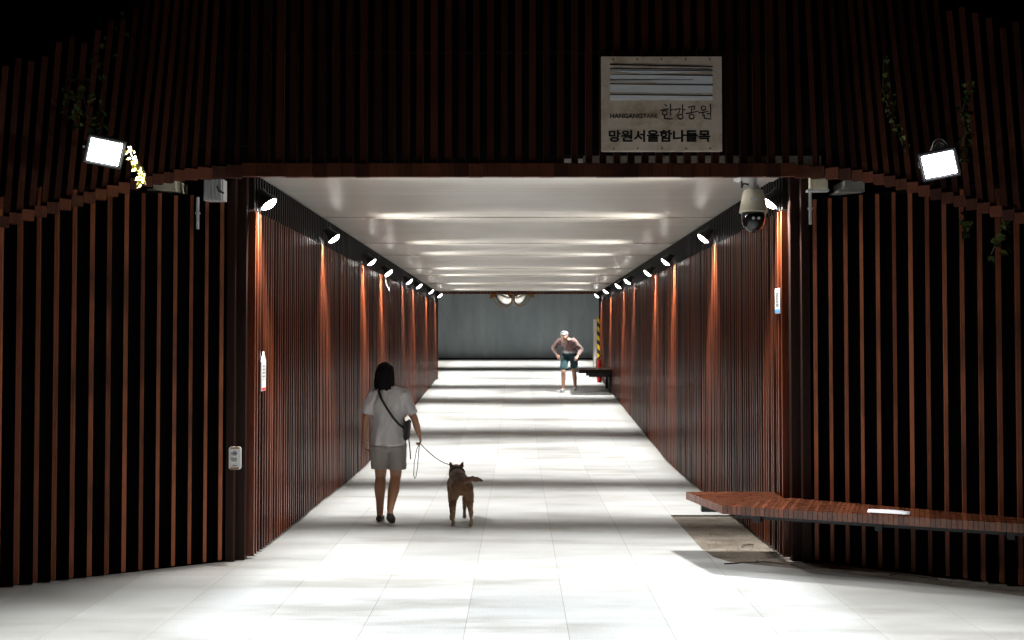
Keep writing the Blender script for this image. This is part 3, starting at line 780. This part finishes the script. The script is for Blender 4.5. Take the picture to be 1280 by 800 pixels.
mr = thing('convex_mirror', 'round convex mirror facing left on the end wall', 'mirror', (0,0,0))
mr['label'] = 'larger pale convex traffic mirror on the end wall, nearer the dog side'
def convex(t, d, r):
    d = Vector(d).normalized(); rot = look_rot(-d)
    m = MB(); m.lathe([(r,.0),(r*.97,.03),(r*.8,.075),(r*.55,.11),(r*.28,.13),(0,.136)], 28, rot); g_ = m.build('mirror_face', M['mirror'], t, smooth=True)
    m = MB(); m.lathe([(r*.3,-.10),(r*.85,-.06),(r*1.06,-.01),(r*1.07,.015),(r*.99,.018),(r*.99,.0)], 28, rot); m.build('mirror_back', M['mirror_back'], t)
    # visor over the upper half
    m = MB(); k0 = 14
    pts = [rot @ Vector((math.cos(a)*r*1.07, math.sin(a)*r*1.07, .0)) for a in [R(0+180*i/k0) for i in range(k0+1)]]
    pt2 = [rot @ Vector((math.cos(a)*r*1.09, math.sin(a)*r*1.09, .17)) for a in [R(0+180*i/k0) for i in range(k0+1)]]
    for i in range(k0):
        m.bm.faces.new([m.bm.verts.new(p) for p in (pts[i], pts[i+1], pt2[i+1], pt2[i])])
    v = m.build('visor', M['mirror_back'], t); q = v.modifiers.new('thick','SOLIDIFY'); q.thickness = .008
    m = MB(); m.tube([-d*.10, Vector((0,.32,-.05)), Vector((0,.5,-.05))], .022, 8); m.build('bracket', M['black_metal'], t)
p = px(628, 371, 32.9); mr.location = p; convex(mr, (-.5,-.75,-.42), .36)
mr2 = thing('convex_mirror', 'smaller tilted convex traffic mirror on the end wall, nearer the far person', 'mirror', px(653, 370, 32.9)); convex(mr2, (.62,-.7,-.35), .34)
mr['group'] = mr2['group'] = 'pair of convex mirrors on the end wall'
m = MB(); m.box((0,0,0), (.19,.012,.16)); sp = m.build('mirror_notice', M['grey_plastic']); tag(sp, 'small grey plate between the two convex mirrors', 'plate'); sp.location = px(644.5, 379, 33.3)
m = MB(); m.box((0,-.008,-.03), (.13,.003,.02)); m.box((-.02,-.008,.02), (.03,.003,.06)); m.box((.03,-.008,.02),(.02,.003,.05)); m.build('dark_print', M['ink'], sp)
m = MB(); m.box((0,.05,0), (.03,.25,.03)); m.build('plate_bracket', M['black_metal'], sp)

# ------------------------------------------------------------------ figures
def blob(bm, c, r, sub=2):
    r = (r, r, r) if not isinstance(r, (tuple, list)) else r
    mat = Matrix.Translation(c) @ Matrix.Diagonal((*r, 1))
    bmesh.ops.create_icosphere(bm, subdivisions=sub, radius=1, matrix=mat)
def chain(bm, pts, sub=2):
    """pts: (x,y,z,r) or (x,y,z,rx,ry,rz)"""
    full = [(Vector(p[:3]), Vector((p[3],)*3) if len(p) == 4 else Vector(p[3:6])) for p in pts]
    for (a, ra), (b, rb) in zip(full, full[1:]):
        n = max(2, int((b-a).length / (min(min(ra), min(rb))*.35)) + 1)
        for i in range(n):
            t = i/n; blob(bm, a.lerp(b, t), tuple(ra.lerp(rb, t)), sub)
    blob(bm, full[-1][0], tuple(full[-1][1]), sub)
from mathutils import noise as mnoise
def solid(name, bm, mat, parent, voxel=.009, smooth=4, cut=None, amp=0, freq=(8,8,4)):
    me = bpy.data.meshes.new(name); bm.to_mesh(me); bm.free()
    o = bpy.data.objects.new(name, me); COL.objects.link(o)
    r = o.modifiers.new('r', 'REMESH'); r.mode = 'VOXEL'; r.voxel_size = voxel
    s = o.modifiers.new('s', 'SMOOTH'); s.factor = .5; s.iterations = smooth
    bpy.context.view_layer.update()
    me2 = bpy.data.meshes.new_from_object(o.evaluated_get(bpy.context.evaluated_depsgraph_get()))
    o.modifiers.clear(); o.data = me2; bpy.data.meshes.remove(me); me2.name = name
    if amp:
        nl = [v.normal.copy() for v in me2.vertices]
        for v, n in zip(me2.vertices, nl):
            q = Vector((v.co.x*freq[0], v.co.y*freq[1], v.co.z*freq[2]))
            v.co += n*amp*(mnoise.noise(q) + .5*mnoise.noise(q*2.3))
    if cut:
        b = bmesh.new(); b.from_mesh(me2)
        for co, no in cut:
            bmesh.ops.bisect_plane(b, geom=b.verts[:]+b.edges[:]+b.faces[:], plane_co=co, plane_no=no, clear_outer=True)
            be = [e for e in b.edges if e.is_boundary]
            if be: bmesh.ops.holes_fill(b, edges=be)
        b.to_mesh(me2); b.free()
    me2.materials.clear(); me2.materials.append(mat)
    for p in me2.polygons: p.use_smooth = True
    o.parent = parent
    return o
def hand(bm, wrist, d, side, palm, curl=.5, k=1.0):
    """wrist point, d: direction of the hand, side: towards the thumb, palm: normal the fingers curl towards"""
    w = Vector(wrist); d = Vector(d).normalized(); palm = Vector(palm); palm = (palm - d*palm.dot(d)).normalized()
    side = palm.cross(d) if palm.cross(d).dot(Vector(side)) > 0 else d.cross(palm)
    side.normalize()
    for o in (-.026, -.009, .009, .026):
        chain(bm, [(*(w+d*.005*k+side*o*.7*k), .016*k), (*(w+d*.078*k+side*o*k), .012*k)], 1)
    for o, ln in ((.030, .068), (.010, .078), (-.010, .072), (-.029, .056)):
        p = w+d*.080*k+side*o*k; a = 0; pts = [(*p, .0095*k)]
        for seg in (.45, .32, .23):
            a += curl*.9; q = d*math.cos(a)+palm*math.sin(a); p = p+q*ln*seg*k; pts.append((*p, (.0088 if seg > .3 else .0075)*k))
        chain(bm, pts, 1)
    p = w+d*.022*k+side*.030*k; q = (d*.62+side*.72+palm*.3).normalized(); p1 = p+q*.034*k; p2 = p1+(q+palm*.5).normalized()*.03*k
    chain(bm, [(*p, .013*k), (*p1, .0105*k), (*p2, .0085*k)], 1)
def head(bm, c, f, k=1.0):
    """head at c, facing the horizontal unit vector f"""
    c = Vector(c); f = Vector(f).normalized(); s = Vector((-f.y, f.x, 0)); up = Vector((0,0,1))
    def P(a, b, z): return c + f*a*k + s*b*k + up*z*k
    blob(bm, P(-.012,0,.03), (.078*k,.083*k,.085*k)); blob(bm, P(.022,0,-.03), (.06*k,.066*k,.075*k)); blob(bm, P(.045,0,-.078), .030*k)
    chain(bm, [(*P(.082,0,.0), .009*k), (*P(.098,0,-.028), .014*k)], 1)          # nose
    for b in (-1, 1):
        blob(bm, P(-.01, b*.078, -.01), (.012*k,.016*k,.028*k)); blob(bm, P(.062, b*.03, .022), .016*k)
    blob(bm, P(.074,0,-.055), (.016*k,.022*k,.008*k))                             # mouth
def face_marks(parent, c, f, k=1.0):
    c = Vector(c); f = Vector(f).normalized(); s = Vector((-f.y, f.x, 0))
    for b in (-1, 1):
        bm = bmesh.new(); blob(bm, c+f*.0745*k+s*b*.029*k+Vector((0,0,.014*k)), .0085*k); me = bpy.data.meshes.new('eye'); bm.to_mesh(me); bm.free(); me.materials.append(M['ink'])
        o = bpy.data.objects.new('eye', me); COL.objects.link(o); o.parent = parent

# --- the woman with the dog (seen from behind, mid-stride)
wm = thing('person', 'person with a black bob in pale tee and shorts walking a dog, seen from behind', 'person', (-1.30, 10.0, .012))
bm = bmesh.new()
hipL, kneeL, ankL = (-.085,0,.81), (-.090,.085,.45), (-.095,.07,.075)
hipR, kneeR, ankR = (.085,0,.81), (.070,.005,.45), (.045,-.22,.165)
chain(bm, [(*hipL,.092), (-.085,.045,.63,.078), (*kneeL,.056), (-.094,.062,.34,.060), (-.094,.066,.2,.043), (*ankL,.034)])
chain(bm, [(*hipR,.092), (.075,.008,.63,.078), (*kneeR,.056), (.062,-.085,.34,.060), (.050,-.165,.23,.043), (*ankR,.034)])
chain(bm, [(-.095,.05,.045,.034), (-.100,.15,.035,.036,.04,.022), (-.104,.21,.025,.036,.03,.016)])
chain(bm, [(.046,-.235,.13,.034), (.048,-.16,.07,.034,.034,.026), (.049,-.11,.036,.034,.03,.017)])
chain(bm, [(0,-.01,.83,.160,.115,.10), (0,0,1.0,.128,.092,.1), (0,.005,1.18,.145,.09,.1), (0,0,1.26,.140,.072,.05)])
chain(bm, [(-.02,.01,1.28,.050), (-.035,.02,1.42,.05)])
for s, el, wr in ((-1, (-.235,.015,1.04), (-.255,.09,.82)), (1, (.262,-.03,1.04), (.305,.04,.87))):
    chain(bm, [(s*.150,0,1.268,.052), (s*.19,.0,1.17,.046), (*el,.037), (el[0]*.6+wr[0]*.4, el[1]*.6+wr[1]*.4, el[2]*.6+wr[2]*.4,.037), (*wr,.024)])
    d = Vector(wr)-Vector(el); d.normalize()
    hand(bm, wr, d*.9+Vector((0,0,-.3)), (0,1,0), (-s,0,0), .55 if s < 0 else .95, .92)
head(bm, (-.042,.03,1.475), (-.1,1,0), .96)
solid('body', bm, M['skin'], wm, .0085, 3)
face_marks(wm, (-.042,.03,1.475), (-.1,1,0), .96)
bm = bmesh.new()                                   # bob
blob(bm, (-.042,.012,1.505), (.092,.102,.10), 3)
chain(bm, [(-.042,-.018,1.48,.090,.078,.09), (-.042,-.022,1.40,.082,.058,.055), (-.042,-.02,1.365,.078,.052,.03)])
for s in (-1, 1): chain(bm, [(-.042+s*.068,.022,1.48,.03,.045,.06), (-.042+s*.068,.025,1.39,.026,.036,.04)])
for i in range(70):                               # strands along the lower edge and sides
    a = random.uniform(-.35, math.pi+.35); cx, cy = -.042+math.cos(a)*.084, .0-math.sin(a)*.078
    z0 = random.uniform(1.42,1.50); z1 = random.uniform(1.325,1.36)
    chain(bm, [(cx*.98-.001, cy, z0, .012), (cx+math.cos(a)*.006, cy-math.sin(a)*.006, (z0+z1)/2, .010), (cx+math.cos(a)*random.uniform(-.006,.012), cy-math.sin(a)*.004, z1, .006)], 1)
solid('hair', bm, M['hair'], wm, .007, 1, amp=.010, freq=(45,45,6))
bm = bmesh.new()                                   # loose tee
chain(bm, [(0,-.012,.79,.180,.135,.05), (0,-.008,.90,.174,.132,.08), (0,0,1.05,.160,.120,.1), (0,.005,1.18,.172,.122,.1), (0,.0,1.27,.150,.098,.06)])
blob(bm, (0,0,1.312), (.11,.078,.040)); chain(bm, [(-.15,0,1.272,.068), (-.06,0,1.312,.062), (.06,0,1.312,.062), (.15,0,1.272,.068)])
for s, el in ((-1, (-.235,.015,1.04)), (1, (.262,-.03,1.04))):
    e = Vector((s*.15,0,1.285)).lerp(Vector(el), .68)
    chain(bm, [(s*.145,0,1.27,.068), (s*.185,0,1.20,.064), (e.x+s*.004,e.y,e.z,.062,.062,.05)])
solid('t_shirt', bm, M['shirt'], wm, .009, 3, [((0,0,.775),(0,0,-1))], amp=.013, freq=(13,13,6))
bm = bmesh.new()                                   # shorts
chain(bm, [(0,-.008,.82,.160,.115,.03), (0,-.012,.76,.178,.130,.05)])
chain(bm, [(-.085,.0,.76,.100), (-.09,.05,.60,.098), (-.09,.06,.50,.098)])
chain(bm, [(.085,.0,.76,.100), (.083,.01,.60,.098), (.082,.01,.50,.098)])
solid('shorts', bm, M['shorts'], wm, .009, 2, [((0,0,.535),(0,0,-1))], amp=.010, freq=(14,14,7))
def shoe(parent, heel, toe, tilt, mat, k=1.0):
    h = Vector(heel); t = Vector(toe); d = (t-h)
    bm = bmesh.new()
    for i in range(9):
        u = i/8; w = (.034+.012*math.sin(u*3.1))*k
        blob(bm, h.lerp(t, u), (w, .035*k, (.034-.014*u)*k), 1)
    o = solid('shoe', bm, mat, parent, .007, 2)
    return o
shoe(wm, (-.095,.03,.036), (-.105,.225,.026), 0, M['shoe'], 1.12)
shoe(wm, (.046,-.245,.115), (.049,-.10,.030), 0, M['shoe'], 1.12)

# cross-body bag (worn, a thing of its own)
bg = thing('crossbody_bag', 'small black bag worn on a thin strap across the pale tee', 'bag', (-1.30, 10.0, .012))
bm = bmesh.new()
for i in range(5):
    for j in range(5): blob(bm, (.185+.012*i/4, -.10+.17*j/4-.02, .86+.14*i/4), (.030,.035,.035), 1)
solid('bag_body', bm, M['bag'], bg, .008, 4)
m = MB()
back = [(-.098,-.012,1.345),(-.09,-.075,1.315),(-.06,-.122,1.25),(.0,-.134,1.15),(.06,-.137,1.06),(.12,-.125,.99),(.165,-.085,.95),(.19,-.03,.96)]
front = [(.185,.04,.97),(.13,.12,1.02),(.06,.14,1.1),(0,.135,1.2),(-.05,.11,1.28),(-.085,.06,1.325),(-.098,-.012,1.345)]
def ribbon(mb, pts, w, t=.004):
    pts = [Vector(p) for p in pts]; n = len(pts); rows = []
    for i, p in enumerate(pts):
        d = (pts[min(n-1,i+1)]-pts[max(0,i-1)]).normalized(); nrm = Vector((p.x*.6, p.y, max(0, p.z-1.25)*1.0 if abs(p.y) < .1 else 0)); 
        if nrm.length < 1e-4: nrm = Vector((0,-1,0))
        nrm = (nrm - d*nrm.dot(d)).normalized(); s = d.cross(nrm).normalized()
        rows.append([mb.bm.verts.new(p+s*w/2), mb.bm.verts.new(p-s*w/2), mb.bm.verts.new(p-s*w/2+nrm*t), mb.bm.verts.new(p+s*w/2+nrm*t)])
    for A, B in zip(rows, rows[1:]):
        for k in range(4): mb.bm.faces.new([A[k], A[(k+1)%4], B[(k+1)%4], B[k]])
    mb.bm.faces.new(rows[0]); mb.bm.faces.new(rows[-1][::-1])
ribbon(m, back, .024); ribbon(m, front, .024); m.build('strap', M['strap'], bg)
m = MB(); m.tube([(.205,-.06,.87),(.215,-.05,.78),(.222,-.045,.70),(.225,-.05,.64)], .006, 5); m.build('hanging_cord', M['strap'], bg)

# --- dog
dg = thing('dog', 'tan dog on a leash walking away beside the person in shorts', 'dog', (-.585, 9.98, .012), R(9))
bm = bmesh.new()
chain(bm, [(0,-.20,.40,.098,.09,.10), (0,-.05,.395,.090,.09,.095), (0,.08,.385,.10,.1,.115), (0,.20,.385,.10,.09,.13), (0,.26,.42,.085,.07,.10)])
chain(bm, [(0,.24,.43,.080), (0,.32,.455,.064), (0,.38,.465,.062)])
blob(bm, (0,.39,.47), (.078,.085,.072)); blob(bm, (0,.43,.45), (.062,.05,.05))
chain(bm, [(0,.45,.445,.040), (0,.53,.425,.027)]); blob(bm, (0,.552,.43), .013, 1)
for s in (-1, 1):
    e = Vector((s*.052,.37,.52)); chain(bm, [(*e, .026,.014,.022), (s*.064,.365,.548,.017,.010,.018), (s*.072,.36,.572,.006,.006,.008)], 1)
for s, dy in ((-1, .03), (1, -.05)):
    chain(bm, [(s*.055,-.19,.37,.062,.075,.08), (s*.078,-.12+dy,.26,.045), (s*.08,-.16+dy,.20,.032), (s*.082,-.235+dy,.145,.021), (s*.083,-.215+dy,.07,.017), (s*.083,-.205+dy,.026,.020)])
    chain(bm, [(s*.083,-.20+dy,.020,.021,.024,.018), (s*.083,-.17+dy,.018,.022,.022,.016)], 1)
for s, dy in ((-1, -.05), (1, .06)):
    chain(bm, [(s*.065,.20,.36,.05,.06,.08), (s*.075,.165+dy*.4,.25,.034), (s*.073,.19+dy,.13,.022), (s*.073,.185+dy,.06,.017), (s*.073,.19+dy,.022,.020)])
    chain(bm, [(s*.073,.195+dy,.020,.021,.023,.018), (s*.073,.222+dy,.018,.021,.02,.015)], 1)
chain(bm, [(0,-.26,.44,.032), (.03,-.31,.47,.030), (.085,-.335,.485,.028), (.145,-.325,.475,.022), (.19,-.30,.46,.012)])
solid('body', bm, M['dog'], dg, .0065, 2, amp=.006, freq=(55,40,30))
m = MB(); d = Vector((0,.9,.3)).normalized(); c = Vector((0,.29,.452)); u = Vector((1,0,0)); v = d.cross(u)
m.tube([c+u*.078*math.cos(a)+v*.078*math.sin(a) for a in [2*math.pi*k/20 for k in range(20)]], .010, 6, closed=True); m.build('collar', M['strap'], dg)
for s in (-1, 1):
    bm = bmesh.new(); blob(bm, (s*.036,.462,.482), .009, 1); me = bpy.data.meshes.new('eye'); bm.to_mesh(me); bm.free(); me.materials.append(M['ink']); o = bpy.data.objects.new('eye', me); COL.objects.link(o); o.parent = dg
# leash
hp = Vector((-1.30+.305, 10.065, .80)); np_ = Matrix.Translation(dg.location) @ Matrix.Rotation(R(9), 4, 'Z') @ Vector((0,.28,.53))
ls = thing('dog_leash', 'thin dark leash from the hand of the person in shorts to the dog', 'leash', hp)
m = MB(); m.tube([hp.lerp(np_, t)-hp-Vector((0,0,.05*math.sin(math.pi*t))) for t in [k/12 for k in range(13)]], .005, 6); m.build('cord', M['strap'], ls)
m = MB(); m.tube([(0,0,.0),(-.012,.0,-.10),(-.02,-.01,-.24),(-.035,-.01,-.33),(-.05,.0,-.36),(-.06,.0,-.32),(-.055,.0,-.2),(-.03,.0,-.06),(0,0,0.0)], .004, 6); m.build('spare_loop', M['strap'], ls)

# --- the far person: stooping, walking towards the viewer
fp = thing('person', 'far stooping person in dusty pink top, teal shorts and pale cap', 'person', (1.23, 24.2, floor_z(24.2)+.012), R(-14)); fp.scale = (1.08,)*3
bm = bmesh.new()
for s, dy in ((-1,-.22), (1,.20)):
    chain(bm, [(s*.09,.05,.78,.09), (s*.09,.02+dy*.5,.60,.075), (s*.09,-.03+dy*.8,.43,.054), (s*.088,.02+dy,.28,.053), (s*.085,.04+dy*1.3,.08,.033)])
    chain(bm, [(s*.085,.05+dy*1.3,.045,.033), (s*.088,-.06+dy*1.3,.035,.034,.04,.022), (s*.09,-.11+dy*1.3,.028,.034,.03,.016)])
chain(bm, [(0,.06,.80,.155,.12,.1), (0,.02,.95,.13,.1,.1), (-.02,-.10,1.08,.155,.105,.1), (-.03,-.17,1.14,.14,.09,.07)])
chain(bm, [(-.03,-.20,1.16,.055), (-.04,-.28,1.21,.05)])
for s, el, wr in ((-1, (-.35,-.06,.98), (-.22,-.24,.80)), (1, (.27,.06,.93), (.22,-.14,.78))):
    chain(bm, [(s*.165-.03,-.15,1.13,.056), (*el,.040), (*wr,.025)])
    hand(bm, wr, Vector(wr)-Vector(el), (0,0,1), (0,1,-.2), .6, .95)
head(bm, (-.045,-.33,1.235), (0,-1,0), .98)
solid('body', bm, M['pale_skin'], fp, .010, 3); face_marks(fp, (-.045,-.33,1.235), (0,-1,0), .98)
bm = bmesh.new(); chain(bm, [(0,.03,.90,.158,.128,.04), (0,-.01,.99,.158,.125,.08), (-.02,-.10,1.08,.175,.125,.1), (-.03,-.16,1.14,.15,.10,.06)])
for s, el, wr in ((-1, (-.35,-.06,.98), (-.22,-.24,.80)), (1, (.27,.06,.93), (.22,-.14,.78))):
    w2 = Vector(el).lerp(Vector(wr), .75); chain(bm, [(s*.15-.03,-.15,1.12,.070), (*el,.055), (*w2,.040)])
solid('top', bm, M['pink'], fp, .011, 3, amp=.016, freq=(12,12,8))
bm = bmesh.new(); chain(bm, [(0,.05,.86,.168,.138,.04),(0,.045,.915,.166,.136,.03)]); solid('shirt_hem', bm, M['white_cloth'], fp, .011, 2)
bm = bmesh.new(); chain(bm, [(0,.06,.83,.170,.135,.05),(0,.06,.78,.172,.135,.06)])
for s, dy in ((-1,-.22), (1,.20)): chain(bm, [(s*.09,.05,.76,.100), (s*.095,.02+dy*.5,.60,.094), (s*.095,-.01+dy*.66,.50,.088)])
solid('shorts', bm, M['teal'], fp, .011, 2, [((0,0,.50),(0,0,-1))])
bm = bmesh.new(); blob(bm, (-.045,-.315,1.288), (.090,.096,.060), 3); chain(bm, [(-.045,-.38,1.275,.07,.05,.012),(-.045,-.45,1.262,.055,.035,.009)]); solid('cap', bm, M['cap_cloth'], fp, .010, 2)
bm = bmesh.new(); chain(bm, [(-.045,-.29,1.265,.084,.075,.05),(-.045,-.265,1.19,.075,.05,.03)]); solid('hair', bm, M['hair'], fp, .010, 2)
shoe(fp, (-.085,-.22,.036), (-.09,-.42,.028), 0, M['white_cloth']); shoe(fp, (.085,.32,.05), (.09,.13,.028), 0, M['white_cloth'])

# ------------------------------------------------------------------ vines and litter
def leaf(mb, p, d, up, s):
    d = Vector(d).normalized(); n = Vector(up); n = (n-d*n.dot(d)).normalized(); w = d.cross(n)
    P = lambda a, b, c: mb.bm.verts.new(Vector(p)+d*a*s+w*b*s+n*c*s)
    base, tip = P(0,0,0), P(1,0,-.1)
    l1, l2, r1, r2, c = P(.1,.42,.1), P(.6,.34,.12), P(.1,-.42,.1), P(.6,-.34,.12), P(.5,0,0)
    for f in ((base,c,l2,l1),(c,tip,l2),(base,r1,r2,c),(c,r2,tip)): mb.bm.faces.new(f)
def vine(label, pts, n, size, spread, mat):
    """pts : world polyline of the stem"""
    o0 = Vector(pts[0]); t = thing('hanging_vine', label, 'vine', o0, 0, 'vines on the slatted hood and walls')
    pl = [Vector(p)-o0 for p in pts]
    m = MB(); m.tube(pl, .004, 5); m.build('stem', M['stem'], t)
    m = MB()
    for i in range(n):
        u = random.random()*(len(pl)-1); k = int(u); p = pl[k].lerp(pl[k+1], u-k)
        p = p+Vector((random.gauss(0,spread), -abs(random.gauss(0,spread*.6))-.01, random.gauss(0,spread)))
        leaf(m, p, (random.gauss(0,.7), random.gauss(-.3,.4), random.gauss(-.6,.5)), (random.gauss(0,.5), -1, random.gauss(.3,.4)), size*random.uniform(.6,1.3))
    m.build('foliage', mat, t)
    return t
vine('short sprig of brightly lit yellow-green leaves hanging beside a floodlight', [px(158,182,6.98), px(166,200,7.0), px(174,214,7.02), px(181,230,7.04)], 44, .036, .014, M['lit_leaf'])
vine('dark ivy strand on the hood above the wing wall with the sticker', [px(150,20,7.75), px(118,75,7.55), px(98,105,7.4), px(106,140,7.3), px(128,172,7.2)], 150, .045, .07, M['leaf'])
vine('thin dark ivy strand on the hood near the sign', [px(1108,70,7.25), px(1106,110,7.2), px(1118,150,7.18), px(1135,190,7.12)], 60, .034, .025, M['leaf'])
vine('olive ivy strand hanging just outside the floodlight over the bench', [px(1214,100,7.05), px(1206,140,7.02), px(1210,165,7.0), px(1199,202,6.98)], 75, .034, .022, M['leaf'])
vine('few large green leaves poking through the slats behind the bench', [px(1200,270,7.35), px(1208,285,7.33), px(1212,296,7.32)], 9, .06, .02, M['leaf'])
vine('cluster of green leaves at the outer top of the wall behind the bench', [px(1262,268,7.1), px(1252,290,7.12), px(1240,318,7.14)], 26, .055, .03, M['leaf'])

lt = MB()
for i in range(130):
    t = random.random()
    if random.random() < .5: x, y = random.uniform(1.65, 2.2), random.uniform(8.15, 9.9)
    else:
        u = random.uniform(.1, 3.2); x, y = HALF+WDIR.x*u, 8.3+WDIR.y*u; o = random.uniform(.03,.26); x += wn.x*o; y += wn.y*o
    leaf(lt, (x, y, .018), (random.gauss(0,1), random.gauss(0,1), 0), (0,0,1), random.uniform(.008,.03))
tag(lt.build('leaf_litter', M['dry']), kind='stuff')
for i, (a, b, lab) in enumerate((((905,704),(997,706),'long curved dry twig on the kerb strip at the corner of the walls'), ((1110,717),(1170,722),'dry twig on the kerb strip under the long bench'), ((925,682),(940,680),'tiny dry twig on the stained strip near the bench end'))):
    def g(q): d = FOC*(EYE-.015)/(q[1]-HOR); return Vector(((q[0]-VPX)/FOC*d, d, .014))
    p, q = g(a), g(b); m = MB()
    arc = (q-p).length*.22
    pts = [p.lerp(q, k/7)-p+Vector((random.uniform(-.01,.01), arc*math.sin(k/7*3.1)+random.uniform(-.02,.02), .003)) for k in range(8)]
    m.tube(pts, .005, 5); m.tube([pts[3], pts[3]+Vector((.04,.05,.002))], .003, 5)
    tag(m.build('dry_twig', M['stem']), lab, 'twig', 'twigs on the kerb strip').location = p

# ------------------------------------------------------------------ night sky, camera, view
w = bpy.data.worlds.new('World'); scene.world = w; w.use_nodes = True
nt = w.node_tree; bgd = nt.nodes['Background']
sky = nt.nodes.new('ShaderNodeTexSky'); sky.sky_type = 'NISHITA'; sky.sun_disc = False; sky.sun_elevation = R(-6); sky.sun_rotation = R(200)
nt.links.new(sky.outputs[0], bgd.inputs[0]); bgd.inputs[1].default_value = .05

cam = bpy.data.cameras.new('camera'); co = bpy.data.objects.new('camera', cam); COL.objects.link(co)
cam.sensor_width = 36; cam.lens = 36*FOC/1280; cam.clip_end = 600; cam.clip_start = .05
co.location = (0, 0, EYE); co.rotation_euler = (R(90)+math.atan(30/FOC), 0, 0); cam.shift_x = -8/1280
scene.camera = co
scene.view_settings.view_transform = 'Standard'; scene.view_settings.look = 'None'; scene.view_settings.exposure = 0; scene.view_settings.gamma = 1
c = scene.cycles
c.use_denoising = True
try: c.denoiser = 'OPENIMAGEDENOISE'
except Exception: pass
c.max_bounces = 7; c.diffuse_bounces = 5; c.glossy_bounces = 3; c.transmission_bounces = 2; c.sample_clamp_indirect = 6; c.caustics_reflective = False; c.caustics_refractive = False
